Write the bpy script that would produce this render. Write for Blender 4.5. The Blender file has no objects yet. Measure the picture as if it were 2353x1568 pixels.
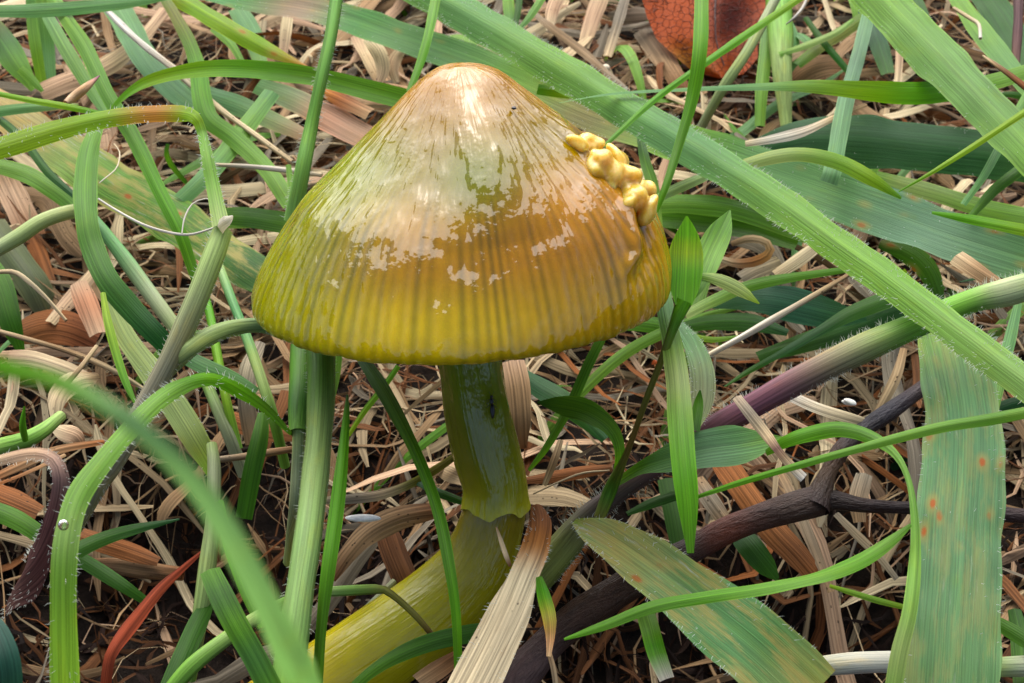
import bpy, math, random
import numpy as np
from mathutils import Vector

random.seed(7)
RNG = np.random.default_rng(11)
sc = bpy.context.scene
COL = sc.collection
MM = 0.001                                   # everything below is thought in millimetres

# ------------------------------------------------------------------ camera
PITCH = math.radians(38.0)
HFOV = math.radians(30.0)
CAM = np.array([0.0, -150.0, 146.0])         # mm, ground is z = 0
cam_d = bpy.data.cameras.new('camera')
cam_d.sensor_width = 36.0
cam_d.lens = 18.0 / math.tan(HFOV / 2)
cam_d.clip_start = 0.005
cam_d.clip_end = 50.0
cam_d.dof.use_dof = True
cam_d.dof.focus_distance = 0.183
cam_d.dof.aperture_fstop = 125.0
cam = bpy.data.objects.new('camera', cam_d)
COL.objects.link(cam)
cam.location = Vector(CAM * MM)
cam.rotation_euler = (math.radians(90) - PITCH, 0, 0)
sc.camera = cam

# ------------------------------------------------------------------ sky and sun (overcast)
SUN_EL, SUN_AZ = math.radians(57), math.radians(-12)
world = bpy.data.worlds.new('World')
sc.world = world
world.use_nodes = True
wn = world.node_tree
bgn = wn.nodes['Background']
sky = wn.nodes.new('ShaderNodeTexSky')
sky.sky_type = 'NISHITA'
sky.sun_disc = False
sky.sun_elevation = SUN_EL
sky.sun_rotation = SUN_AZ
sky.dust_density = 4.0
sky.air_density = 0.45
sky.ozone_density = 0.5
wn.links.new(sky.outputs[0], bgn.inputs[0])
bgn.inputs[1].default_value = 0.07
sun_d = bpy.data.lights.new('sun', 'SUN')
sun_d.energy = 1.5
sun_d.angle = math.radians(98)
sun_d.color = (1.0, 0.975, 0.94)
sun = bpy.data.objects.new('sun', sun_d)
COL.objects.link(sun)
sv = Vector((math.sin(SUN_AZ) * math.cos(SUN_EL), math.cos(SUN_AZ) * math.cos(SUN_EL), math.sin(SUN_EL)))
sun.rotation_euler = sv.to_track_quat('Z', 'Y').to_euler()

sc.view_settings.view_transform = 'Standard'
sc.view_settings.look = 'None'
sc.view_settings.gamma = 1.0
sc.view_settings.exposure = 1.92
sc.cycles.max_bounces = 10
sc.cycles.diffuse_bounces = 5
sc.cycles.transmission_bounces = 8
sc.cycles.transparent_max_bounces = 8
sc.cycles.caustics_reflective = False
sc.cycles.caustics_refractive = False

# ------------------------------------------------------------------ photo pixel -> place
F = (2352 / 2) / math.tan(HFOV / 2)
RIGHT = np.array([1.0, 0, 0])
UP = np.array([0, math.sin(PITCH), math.cos(PITCH)])
FWD = np.array([0, math.cos(PITCH), -math.sin(PITCH)])
TOCAM = -FWD

def ray(x, y):
    return FWD + RIGHT * (x - 1176) / F + UP * (784 - y) / F

def on_h(x, y, h):
    """the point seen at photo pixel (x, y) that stands h mm above the ground"""
    d = ray(x, y)
    t = (CAM[2] - h) / (-d[2])
    return CAM + d * t, t

def on_d(x, y, dep):
    return CAM + ray(x, y) * dep

# ------------------------------------------------------------------ colour
K = 0.64
def lin(c):
    c = np.array(c, float) / 255
    return np.where(c <= 0.04045, c / 12.92, ((c + 0.055) / 1.055) ** 2.4)
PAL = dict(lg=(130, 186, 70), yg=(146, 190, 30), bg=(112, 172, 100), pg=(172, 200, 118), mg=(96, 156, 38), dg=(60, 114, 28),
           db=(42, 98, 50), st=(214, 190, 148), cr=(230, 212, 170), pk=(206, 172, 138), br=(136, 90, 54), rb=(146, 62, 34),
           gy=(166, 176, 138), pu=(132, 88, 100), ol=(134, 134, 50), og=(214, 150, 60), dk=(60, 40, 30), wh=(236, 232, 218),
           tn=(178, 146, 106), ob=(160, 100, 54), vg=(104, 180, 28), gb=(150, 140, 120))
def colr(c):
    return lin(PAL[c] if isinstance(c, str) else c) * K

# ------------------------------------------------------------------ materials
def nt(name):
    m = bpy.data.materials.new(name)
    m.use_nodes = True
    t = m.node_tree
    t.nodes.clear()
    return m, t
def N(t, typ, **kw):
    n = t.nodes.new('ShaderNode' + typ)
    for k, v in kw.items():
        if k.startswith('i_'):
            n.inputs[k[2:].replace('_', ' ')].default_value = v
        else:
            setattr(n, k, v)
    return n
def L(t, a, b):
    t.links.new(a, b)
def attr(t, name):
    return N(t, 'Attribute', attribute_name=name)
def mathn(t, op, a, b=None, clamp=False):
    n = N(t, 'Math', operation=op, use_clamp=clamp)
    for i, v in enumerate((a, b)):
        if v is None: continue
        if isinstance(v, (int, float)): n.inputs[i].default_value = v
        else: L(t, v, n.inputs[i])
    return n.outputs[0]
def mixc(t, fac, a, b, mode='MIX'):
    n = N(t, 'Mix', data_type='RGBA', blend_type=mode)
    for sock, v in ((n.inputs[0], fac), (n.inputs[6], a), (n.inputs[7], b)):
        if isinstance(v, (int, float)): sock.default_value = v
        elif isinstance(v, tuple): sock.default_value = (*v, 1)
        else: L(t, v, sock)
    return n.outputs[2]
def ramp(t, fac, lo, hi):
    n = N(t, 'MapRange', clamp=True, interpolation_type='SMOOTHSTEP')
    L(t, fac, n.inputs[0])
    n.inputs[1].default_value = lo; n.inputs[2].default_value = hi
    return n.outputs[0]
def scaled(t, vec, s):
    n = N(t, 'Vector' + 'Math', operation='MULTIPLY')
    L(t, vec, n.inputs[0]); n.inputs[1].default_value = s
    return n.outputs[0]
def noise(t, vec, scale, detail=3, rough=0.55):
    n = N(t, 'TexNoise', i_Scale=scale, i_Detail=detail, i_Roughness=rough)
    L(t, vec, n.inputs['Vector'])
    return n.outputs['Fac']

def leaf_material(name, vein=7.0, trans=0.45, rough=0.42, dry=False):
    m, t = nt(name)
    out = N(t, 'OutputMaterial')
    st = attr(t, 'st').outputs['Vector']         # across mm, 0, along mm
    aux = N(t, 'SeparateXYZ'); L(t, attr(t, 'aux').outputs['Vector'], aux.inputs[0])   # rust, across -1..1, bleach
    col = attr(t, 'col').outputs['Color']
    fine = noise(t, scaled(t, st, (vein, vein, 0.05)), 1.0, 2)
    fine2 = noise(t, scaled(t, st, (vein * 2.6, vein * 2.6, 0.25)), 1.0, 2)
    blotch = noise(t, scaled(t, st, (0.7, 0.7, 0.22)), 1.0, 4, 0.6)
    grain = noise(t, st, 9.0, 3)
    val = mathn(t, 'ADD', mathn(t, 'MULTIPLY', ramp(t, fine, 0.3, 0.7), 0.5 if not dry else 0.75),
                mathn(t, 'ADD', mathn(t, 'MULTIPLY', fine2, 0.35), mathn(t, 'MULTIPLY', grain, 0.3)))
    val = mathn(t, 'ADD', val, 0.42 if not dry else 0.25)
    n = N(t, 'VectorMath', operation='SCALE'); L(t, col, n.inputs[0]); L(t, val, n.inputs['Scale'])
    c = n.outputs[0]
    ax_ = mathn(t, 'ABSOLUTE', aux.outputs[1])
    if not dry:
        c = mixc(t, mathn(t, 'MULTIPLY', ramp(t, ax_, 0.84, 0.98), 0.5), c, mixc(t, 1.0, c, (1.7, 1.45, 1.5), 'MULTIPLY'))
        c = mixc(t, mathn(t, 'MULTIPLY', mathn(t, 'SUBTRACT', 1.0, ramp(t, ax_, 0.03, 0.12)), 0.45), c, mixc(t, 1.0, c, (1.45, 1.35, 1.3), 'MULTIPLY'))
        c = mixc(t, mathn(t, 'MULTIPLY', ramp(t, blotch, 0.5, 0.75), 0.35), c, mixc(t, 1.0, c, (1.5, 1.12, 0.5), 'MULTIPLY'))
        # bleached yellow areas
        b2 = noise(t, scaled(t, st, (0.75, 0.75, 0.10)), 1.0, 6, 0.7)
        bl = mathn(t, 'MULTIPLY', ramp(t, b2, 0.45, 0.62), aux.outputs[2])
        c = mixc(t, bl, c, tuple(colr((214, 196, 110))))
        sc_ = noise(t, scaled(t, st, (2.2, 2.2, 0.16)), 1.0, 5, 0.7)
        c = mixc(t, mathn(t, 'MULTIPLY', mathn(t, 'MULTIPLY', ramp(t, sc_, 0.58, 0.72), aux.outputs[2]), 1.6, True), c, tuple(colr((206, 216, 196))))
        # rust spots
        v = N(t, 'TexVoronoi', feature='F1', i_Scale=1.0, i_Randomness=1.0)
        L(t, scaled(t, st, (0.42, 0.42, 0.2)), v.inputs['Vector'])
        wob = mathn(t, 'ADD', v.outputs['Distance'], mathn(t, 'MULTIPLY', grain, 0.16))
        cl = ramp(t, noise(t, scaled(t, st, (0.35, 0.35, 0.12)), 1.0, 2), 0.44, 0.56)
        spot = mathn(t, 'MULTIPLY', cl, mathn(t, 'SUBTRACT', 1.0, ramp(t, wob, 0.15, 0.24)))
        halo = mathn(t, 'MULTIPLY', cl, mathn(t, 'SUBTRACT', 1.0, ramp(t, wob, 0.2, 0.45)))
        c = mixc(t, mathn(t, 'MULTIPLY', mathn(t, 'MULTIPLY', halo, 0.6), aux.outputs[0], True), c, tuple(colr((190, 180, 95))))
        c = mixc(t, mathn(t, 'MULTIPLY', spot, aux.outputs[0], True), c, tuple(colr((205, 110, 30))))
    else:
        c = mixc(t, mathn(t, 'MULTIPLY', ramp(t, blotch, 0.5, 0.8), 0.45), c, mixc(t, 1.0, c, (0.62, 0.48, 0.38), 'MULTIPLY'))
        v = N(t, 'TexVoronoi', feature='F1', i_Scale=1.0, i_Randomness=1.0)
        L(t, scaled(t, st, (1.5, 1.5, 0.9)), v.inputs['Vector'])
        sp = mathn(t, 'SUBTRACT', 1.0, ramp(t, v.outputs['Distance'], 0.1, 0.16))
        gate = ramp(t, noise(t, st, 0.25, 2), 0.45, 0.6)
        c = mixc(t, mathn(t, 'MULTIPLY', mathn(t, 'MULTIPLY', sp, gate), 0.85), c, (0.03, 0.018, 0.012))
    # papery margin of the blade
    p = N(t, 'BsdfPrincipled', i_Roughness=rough)
    p.inputs['Specular IOR Level'].default_value = 0.22 if not dry else 0.12
    L(t, c, p.inputs['Base Color'])
    rg = mathn(t, 'ADD', rough - 0.12, mathn(t, 'MULTIPLY', blotch, 0.3)); L(t, rg, p.inputs['Roughness'])
    bump = N(t, 'Bump', i_Strength=0.55 if not dry else 0.8, i_Distance=0.00012)
    L(t, mathn(t, 'ADD', fine, mathn(t, 'MULTIPLY', fine2, 0.4)), bump.inputs['Height'])
    L(t, bump.outputs[0], p.inputs['Normal'])
    tr = N(t, 'BsdfTranslucent')
    L(t, mixc(t, 1.0, c, (1.25, 1.15, 0.6) if not dry else (1.1, 1.0, 0.85), 'MULTIPLY'), tr.inputs['Color'])
    mx = N(t, 'MixShader'); mx.inputs[0].default_value = trans
    L(t, p.outputs[0], mx.inputs[1]); L(t, tr.outputs[0], mx.inputs[2])
    L(t, mx.outputs[0], out.inputs[0])
    return m

M_LEAF = leaf_material('green_leaf')
M_CULM = leaf_material('green_culm', vein=5.0, trans=0.12, rough=0.45)
M_DRY = leaf_material('dry_straw', vein=5.0, trans=0.14, rough=0.7, dry=True)

def plain(name, color, rough=0.6, spec=0.4, bump=0.0, bscale=2.0, var=0.35, trans=0.0, sheen=None):
    """a material with mottled colour and fine relief in object space (scale per mm)"""
    m, t = nt(name)
    out = N(t, 'OutputMaterial')
    tc = N(t, 'TexCoord')
    v = scaled(t, tc.outputs['Object'], (1000, 1000, 1000))
    n1 = noise(t, v, bscale * 0.35, 4, 0.6)
    n2 = noise(t, v, bscale, 5, 0.65)
    a = tuple(np.array(color) * (1 - var)); b = tuple(np.minimum(np.array(color) * (1 + var), 1))
    c = mixc(t, ramp(t, mathn(t, 'ADD', mathn(t, 'MULTIPLY', n1, 0.6), mathn(t, 'MULTIPLY', n2, 0.4)), 0.3, 0.7), a, b)
    p = N(t, 'BsdfPrincipled', i_Roughness=rough)
    p.inputs['Specular IOR Level'].default_value = spec
    L(t, c, p.inputs['Base Color'])
    if bump:
        bp = N(t, 'Bump', i_Strength=bump, i_Distance=0.0004)
        L(t, n2, bp.inputs['Height']); L(t, bp.outputs[0], p.inputs['Normal'])
    if trans:
        tr = N(t, 'BsdfTranslucent'); L(t, c, tr.inputs['Color'])
        mx = N(t, 'MixShader'); mx.inputs[0].default_value = trans
        L(t, p.outputs[0], mx.inputs[1]); L(t, tr.outputs[0], mx.inputs[2]); L(t, mx.outputs[0], out.inputs[0])
    else:
        L(t, p.outputs[0], out.inputs[0])
    return m

M_HAIR = plain('plant_hair', (0.62, 0.66, 0.56), 0.5, 0.4, var=0.15, trans=0.4)
M_SOIL = plain('soil', (0.014, 0.009, 0.006), 0.9, 0.2, bump=1.0, bscale=1.2, var=0.5)

# ------------------------------------------------------------------ mesh building
class MB:
    """collects vertices (mm), faces and the point attributes col, st, aux"""
    def __init__(s):
        s.v, s.f, s.c, s.s, s.a, s.n = [], [], [], [], [], 0
    def grid(s, P, C, S, A, wrap=False):
        """P: (rows, cols, 3)"""
        r, k = P.shape[:2]
        i = np.arange(r * k).reshape(r, k) + s.n
        if wrap:
            j = np.roll(i, -1, axis=1)
            q = np.stack([i[:-1], j[:-1], j[1:], i[1:]], -1).reshape(-1, 4)
        else:
            q = np.stack([i[:-1, :-1], i[:-1, 1:], i[1:, 1:], i[1:, :-1]], -1).reshape(-1, 4)
        s.add(P.reshape(-1, 3), q, C.reshape(-1, 3), S.reshape(-1, 3), A.reshape(-1, 3))
    def add(s, V, Q, C, S, A):
        s.v.append(V); s.f.append(Q); s.c.append(C); s.s.append(S); s.a.append(A); s.n += len(V)
    def obj(s, name, mat, parent=None, origin=None, smooth=True, kind=None):
        V = np.concatenate(s.v)
        if parent is not None:
            o_w = np.array(parent['_o'])
        else:
            o_w = np.array(origin) if origin is not None else V[0]
        me = bpy.data.meshes.new(name)
        me.vertices.add(len(V))
        me.vertices.foreach_set('co', ((V - o_w) * MM).astype(np.float32).ravel())
        quads = np.concatenate([f for f in s.f if f.shape[1] == 4]) if any(f.shape[1] == 4 for f in s.f) else np.zeros((0, 4), int)
        tris = np.concatenate([f for f in s.f if f.shape[1] == 3]) if any(f.shape[1] == 3 for f in s.f) else np.zeros((0, 3), int)
        loops = np.concatenate([quads.ravel(), tris.ravel()]).astype(np.int32)
        tot = np.concatenate([np.full(len(quads), 4), np.full(len(tris), 3)]).astype(np.int32)
        start = np.concatenate([[0], np.cumsum(tot)[:-1]]).astype(np.int32)
        me.loops.add(len(loops)); me.polygons.add(len(tot))
        me.loops.foreach_set('vertex_index', loops)
        me.polygons.foreach_set('loop_start', start)
        me.polygons.foreach_set('loop_total', tot)
        me.polygons.foreach_set('use_smooth', np.full(len(tot), smooth))
        me.update(calc_edges=True)
        me.validate()
        ca = np.concatenate(s.c)
        a = me.attributes.new('col', 'FLOAT_COLOR', 'POINT')
        a.data.foreach_set('color', np.concatenate([ca, np.ones((len(ca), 1))], 1).astype(np.float32).ravel())
        for nm, src in (('st', s.s), ('aux', s.a)):
            a = me.attributes.new(nm, 'FLOAT_VECTOR', 'POINT')
            a.data.foreach_set('vector', np.concatenate(src).astype(np.float32).ravel())
        me.materials.append(mat)
        o = bpy.data.objects.new(name, me)
        COL.objects.link(o)
        if parent is not None:
            o.parent = parent
        else:
            o.location = Vector(o_w * MM)
        o['_o'] = [float(x) for x in o_w]
        if kind: o['kind'] = kind
        return o

def tag(o, label, cat, group=None, kind=None):
    o['label'] = label; o['category'] = cat
    if group: o['group'] = group
    if kind: o['kind'] = kind
    return o
def thing(name, label, cat, base, group=None):
    o = bpy.data.objects.new(name, None)
    COL.objects.link(o)
    o.empty_display_size = 0.005
    o.location = Vector(np.array(base) * MM)
    o['_o'] = [float(x) for x in base]
    return tag(o, label, cat, group)

def smooth_path(A, n):
    """Catmull-Rom through the rows of A, n samples spaced evenly in the first three columns"""
    A = np.asarray(A, float)
    if len(A) == 2:
        A = np.vstack([A[0], (A[0] + A[1]) / 2, A[1]])
    P = np.vstack([2 * A[0] - A[1], A, 2 * A[-1] - A[-2]])
    seg = len(A) - 1
    out = []
    for i in range(seg):
        p0, p1, p2, p3 = P[i:i + 4]
        t = np.linspace(0, 1, 14, endpoint=(i == seg - 1))[:, None]
        out.append(0.5 * (2 * p1 + (p2 - p0) * t + (2 * p0 - 5 * p1 + 4 * p2 - p3) * t ** 2 + (3 * p1 - p0 - 3 * p2 + p3) * t ** 3))
    Q = np.vstack(out)
    d = np.concatenate([[0], np.cumsum(np.linalg.norm(np.diff(Q[:, :3], axis=0), axis=1))])
    u = np.linspace(0, d[-1], n)
    return np.stack([np.interp(u, d, Q[:, k]) for k in range(Q.shape[1])], 1), u

def norm(v):
    return v / np.maximum(np.linalg.norm(v, axis=-1, keepdims=True), 1e-9)

def spread(v, n):
    v = [v] if isinstance(v, (int, float)) else list(v)
    return np.interp(np.linspace(0, 1, n), np.linspace(0, 1, len(v)), v)

SEED = [0]
def sweep(path3, width, cols, mode='leaf', fold=0.3, roll=0.0, lean=0.45, rust=0.0, bleach=0.0, mb=None, seg=None, wav=0.06, nu=6):
    """sweeps a leaf ribbon or a round culm along 3-D points (mm); returns builder, frames"""
    SEED[0] += 1
    seed = SEED[0] * 37.0
    n0 = len(path3)
    A = np.concatenate([path3, np.asarray(width)[:, None], cols, np.asarray(roll)[:, None]], 1)
    ln = np.linalg.norm(np.diff(path3, axis=0), axis=1).sum()
    n = seg or int(min(90, max(10, ln / 0.8)))
    Q, u = smooth_path(A, n)
    P, W, C, R = Q[:, :3], np.maximum(Q[:, 3], 0.02), np.maximum(Q[:, 4:7], 0.002), Q[:, 7]
    T = norm(np.gradient(P, axis=0))
    V = norm(CAM - P)
    U = np.array([0, 0, 1.0])
    N0 = norm(V * (1 - lean) + U * lean)
    S = norm(np.cross(T, N0))
    for i in range(1, n):                      # keep the ribbon from flipping over
        if S[i] @ S[i - 1] < 0: S[i] = -S[i]
    Nn = np.cross(S, T)
    if Nn[n // 2] @ V[n // 2] < 0: Nn = -Nn
    cr, sr = np.cos(R)[:, None], np.sin(R)[:, None]
    S, Nn = S * cr + Nn * sr, Nn * cr - S * sr
    mb = mb or MB()
    ph = np.random.default_rng(SEED[0]).uniform(0, 6.28, 4)
    wv = 1 + wav * (np.sin(u / 3.1 + ph[0]) * 0.6 + np.sin(u / 1.3 + ph[1]) * 0.4)
    if mode == 'tube':
        k = 10
        th = np.linspace(0, 2 * np.pi, k, endpoint=False)
        ring = S[:, None] * np.cos(th)[None, :, None] + Nn[:, None] * np.sin(th)[None, :, None]
        r = (W * wv / 2)[:, None, None]
        G = P[:, None] + ring * r
        st = np.stack([np.cos(th)[None] * (W / 2)[:, None] + seed, np.sin(th)[None] * (W / 2)[:, None], np.repeat(u[:, None], k, 1)], -1)
        ax = np.full(G.shape, 0.5); ax[..., 0] = rust; ax[..., 2] = bleach
        mb.grid(G, np.repeat(C[:, None], k, 1), st, ax, wrap=True)
    else:
        tv, sv_ = T - V * (T * V).sum(1)[:, None], S - V * (S * V).sum(1)[:, None]
        face = np.linalg.norm(np.cross(norm(tv), sv_), axis=1)
        k_ = np.hanning(9); k_ /= k_.sum()
        face = np.convolve(np.pad(np.clip(face, 0.5, 1), 4, 'edge'), k_, 'valid')
        hw = W * wv / 2 / (face if np.all(np.abs(R) < 0.01) else 1.0)
        s = np.linspace(-1, 1, nu + 1)
        prof = fold * (1 - np.abs(s) ** 1.15)
        ew = 0.05 * np.sin(u[:, None] / 2.2 + ph[2] + s[None] * 2.0) + 0.04 * np.sin(u[:, None] / 0.9 + ph[3] - s[None])
        G = P[:, None] + S[:, None] * (hw[:, None] * s[None])[..., None] + Nn[:, None] * (hw[:, None] * (prof[None] + ew * s[None] ** 2))[..., None]
        st = np.stack([hw[:, None] * s[None] + seed, np.zeros((n, nu + 1)), np.repeat(u[:, None], nu + 1, 1)], -1)
        ax = np.stack([np.full((n, nu + 1), rust), np.repeat(s[None], n, 0), np.full((n, nu + 1), bleach)], -1)
        mb.grid(G, np.repeat(C[:, None], nu + 1, 1), st, ax)
        W = hw * 2
    return mb, (P, T, S, Nn, W, u)

def hairs(fr, dens, length, parent, both=True, seed=0, faceside=True):
    """fine hairs standing off both margins of a blade or all round a culm, as one part"""
    P, T, S, Nn, W, u = fr
    r = np.random.default_rng(seed + 5)
    cnt = int(u[-1] * dens)
    mb = MB()
    V, Q = [], []
    for i in range(cnt):
        q = r.uniform(0, len(P) - 1.01); j = int(q); f = q - j
        p = P[j] * (1 - f) + P[j + 1] * f
        sd = 1 if r.random() < 0.5 else -1
        if math.sin(u[j] / 2.3 + sd + seed) + 0.6 * math.sin(u[j] / 0.8 + seed) < r.uniform(-1.6, 0.6): continue
        a = r.normal(0, 0.5)
        if r.random() < 0.25: a = r.uniform(-1.5, 1.5) if faceside else a
        d = S[j] * sd * math.cos(a) + Nn[j] * abs(math.sin(a))
        base = p + S[j] * sd * W[j] / 2 * 0.97 * math.cos(a) * 1.0 + (Nn[j] * W[j] * 0.18 * abs(math.sin(a)))
        d = norm(d + T[j] * r.normal(0.25, 0.35) + r.normal(0, 0.12, 3))
        l = length * r.uniform(0.3, 1.25)
        side = norm(np.cross(d, CAM - p)) * 0.022
        mid = base + d * l * 0.55 + r.normal(0, 0.03, 3)
        tip = base + d * l + T[j] * l * r.normal(0, 0.2)
        k = len(V)
        V += [base - side, base + side, mid + side * 0.7, mid - side * 0.7, tip]
        Q += [(k, k + 1, k + 2), (k, k + 2, k + 3), (k + 3, k + 2, k + 4)]
    if not V: return
    V = np.array(V); z = np.zeros((len(V), 3))
    mb.add(V, np.array(Q), z + 0.5, z, z)
    mb.obj('hairs', M_HAIR, parent=parent, kind='stuff')

def blade(name, label, cat, pts, w, h, col, mode='leaf', fold=0.3, roll=0.0, hair=0, hlen=0.5, rust=0.0, bleach=0.0, mat=None,
          group=None, parent=None, lean=0.45, wav=0.06, seg=None, nu=6):
    """a blade traced on the photograph: pixels, widths in pixels, height above the ground in mm"""
    n = len(pts)
    W, H, R = spread(w, n), spread(h, n), spread(roll, n)
    if isinstance(col, (str, tuple)): col = [col]
    cs = np.array([colr(c) for c in col])
    x = np.linspace(0, 1, n)
    C = np.stack([np.interp(x, np.linspace(0, 1, len(cs)), cs[:, k]) for k in range(3)], 1)
    P, D = [], []
    for (px, py), hh in zip(pts, H):
        p, t = on_h(px, py, hh); P.append(p); D.append(t)
    mb, fr = sweep(np.array(P), W * np.array(D) / F, C, mode, fold, R, lean, rust, bleach, seg=seg, wav=wav, nu=nu)
    if mat is None:
        mat = M_CULM if mode == 'tube' else M_LEAF
    o = mb.obj(name, mat, parent=parent)
    if parent is None:
        tag(o, label, cat, group)
    elif label:
        o['label'] = label
    if hair:
        if parent is None or parent.parent is None:
            hairs(fr, hair, hlen, o, seed=SEED[0])
    return o

def G(label, pts, w, h, col, **kw):
    kw.setdefault('group', 'green grass blades tangled round the mushroom')
    return blade(kw.pop('name', 'grass_strand'), label, kw.pop('cat', 'grass blade'), pts, w, h, col, **kw)
def GC(label, pts, w, h, col, **kw):
    kw.setdefault('group', 'green grass stalks in the turf')
    return blade(kw.pop('name', 'grass_stalk'), label, kw.pop('cat', 'grass stalk'), pts, w, h, col, mode='tube', **kw)
def D(label, pts, w, h, col, **kw):
    kw.setdefault('group', 'dead straws and leaves lying in the thatch')
    kw.setdefault('mat', M_DRY)
    kw.setdefault('wav', 0.14)
    return blade(kw.pop('name', 'dead_straw'), label, kw.pop('cat', 'straw'), pts, w, h, col, **kw)

# ================================================================== ground
def vnoise(x, y, s, seed):
    """cheap smooth value noise"""
    x = np.asarray(x, float) / s; y = np.asarray(y, float) / s
    xi, yi = np.floor(x).astype(int), np.floor(y).astype(int)
    fx, fy = x - xi, y - yi
    fx, fy = fx * fx * (3 - 2 * fx), fy * fy * (3 - 2 * fy)
    def hsh(a, b):
        v = np.sin(a * 127.1 + b * 311.7 + seed * 74.7) * 43758.5453
        return v - np.floor(v)
    return (hsh(xi, yi) * (1 - fx) + hsh(xi + 1, yi) * fx) * (1 - fy) + (hsh(xi, yi + 1) * (1 - fx) + hsh(xi + 1, yi + 1) * fx) * fy

def hollow(x, y):
    """1 where the turf is open and deep, 0 where the thatch is thick"""
    x = np.asarray(x, float); y = np.asarray(y, float)
    a = np.clip((30 - y) / 45, 0, 1)
    e = np.exp(-((x + 38) / 22) ** 2 - ((y + 2) / 17) ** 2) + np.exp(-((x - 22) / 22) ** 2 - ((y + 8) / 12) ** 2)
    return np.clip(a * 0.55 + e * 0.8, 0, 1)
def zg(x, y):
    near = np.exp(-(np.asarray(x, float) ** 2 + (np.asarray(y, float) - 50) ** 2) / 300.0 ** 2)
    return near * ((vnoise(x, y, 24, 1) - 0.5) * 5 + (vnoise(x, y, 7, 2) - 0.5) * 2.2 + (vnoise(x, y, 2.2, 3) - 0.5) * 0.8 - 15 * hollow(x, y) ** 1.4) - 1.0

def axis(lo, hi, step, far):
    c = np.arange(lo, hi + step, step)
    o = np.geomspace(step, far, 26)
    return np.concatenate([lo - o[::-1], c, hi + o])
gx, gy = axis(-150, 150, 2.0, 4000), axis(-90, 230, 2.0, 4000)
X, Y = np.meshgrid(gx, gy)
P = np.stack([X, Y, zg(X, Y)], -1)
mb = MB(); z3 = np.zeros(P.shape)
mb.grid(P, z3 + 0.05, z3, z3)
g = mb.obj('ground', M_SOIL, origin=(0, 0, 0)); g['kind'] = 'structure'

# matted thatch: thousands of crossing dead fibres nobody could count
STRAW = [colr(c) for c in ('st', 'pk', 'tn', 'tn', 'br', 'gb', 'pk', 'cr', 'tn', 'br', 'st', 'ob')]
def fibre(mb, x, y, zc, ln, wd, ang, r, c, curl, n=9, nu=2, pitch=0.0, fold=0.25):
    s = np.linspace(-0.5, 0.5, n)
    a = ang + curl * s + 0.5 * curl * np.sin(s * 9 + r.uniform(0, 6))
    dx, dy = np.cos(a), np.sin(a)
    step = ln / (n - 1)
    px = x + np.cumsum(dx) * step - dx.sum() * step / 2
    py = y + np.cumsum(dy) * step - dy.sum() * step / 2
    pz = zg(px, py) + zc + s * ln * pitch + r.normal(0, 0.4) * np.sin(s * 6.28 + r.uniform(0, 6)) * min(2.5, ln * 0.06)
    pz = np.maximum(pz, zg(px, py) + 0.2)
    Pt = np.stack([px, py, pz], 1)
    T = norm(np.gradient(Pt, axis=0))
    tw = r.normal(0, 0.45) + s * r.normal(0, 0.9)
    S = norm(np.cross(T, np.array([0, 0, 1.0]))); Nn = np.cross(S, T)
    S, Nn = S * np.cos(tw)[:, None] + Nn * np.sin(tw)[:, None], Nn * np.cos(tw)[:, None] - S * np.sin(tw)[:, None]
    wv = wd * (1 - 0.75 * np.abs(2 * s) ** r.choice([3.0, 8.0, 20.0])) * (1 + 0.15 * np.sin(s * r.uniform(8, 25)))
    q = np.linspace(-1, 1, nu + 1)
    Gd = Pt[:, None] + S[:, None] * (wv[:, None] / 2 * q[None])[..., None] + Nn[:, None] * (wv[:, None] / 2 * fold * (1 - np.abs(q))[None])[..., None]
    st = np.stack([wv[:, None] / 2 * q[None] + r.uniform(0, 900), np.zeros((n, nu + 1)), np.repeat((s * ln)[:, None], nu + 1, 1)], -1)
    C = np.repeat(np.repeat(c[None, None], n, 0), nu + 1, 1)
    mb.grid(Gd, C, st, np.zeros(Gd.shape))

r = np.random.default_rng(21)
mb = MB()
cnt = 0
while cnt < 13000:
    x, y = r.uniform(-135, 135), r.uniform(-55, 190)
    hv = float(hollow(x, y))
    if r.random() < hv * 0.85: continue
    cnt += 1
    big = r.random()
    c = STRAW[r.integers(len(STRAW))] * r.uniform(0.4, 1.1)
    if big < 0.7:
        fibre(mb, x, y, r.uniform(0.2, 5.5) * (1 - 0.5 * hv), r.uniform(4, 22), r.uniform(0.1, 0.4), r.uniform(0, 6.28), r, c, r.normal(0, 0.8), n=8, pitch=r.normal(0, 0.16))
    else:
        fibre(mb, x, y, r.uniform(0.2, 6.0) * (1 - 0.5 * hv), r.uniform(8, 34), r.uniform(0.3, 1.6), r.uniform(0, 6.28), r, c, r.normal(0, 0.55), n=9, pitch=r.normal(0, 0.14))
for i in range(3500):                                  # rotted scraps and rootlets, coloured darker to deepen the hollows' shade
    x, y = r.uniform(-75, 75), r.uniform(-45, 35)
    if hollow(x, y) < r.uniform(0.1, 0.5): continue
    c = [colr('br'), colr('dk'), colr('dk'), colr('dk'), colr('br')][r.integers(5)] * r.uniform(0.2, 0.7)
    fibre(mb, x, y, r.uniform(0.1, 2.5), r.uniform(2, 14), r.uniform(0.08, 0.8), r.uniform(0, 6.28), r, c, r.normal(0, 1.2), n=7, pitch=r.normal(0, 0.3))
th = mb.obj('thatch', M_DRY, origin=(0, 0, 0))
tag(th, 'matted brown and beige dead grass covering the soil', 'thatch', kind='stuff')

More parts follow.
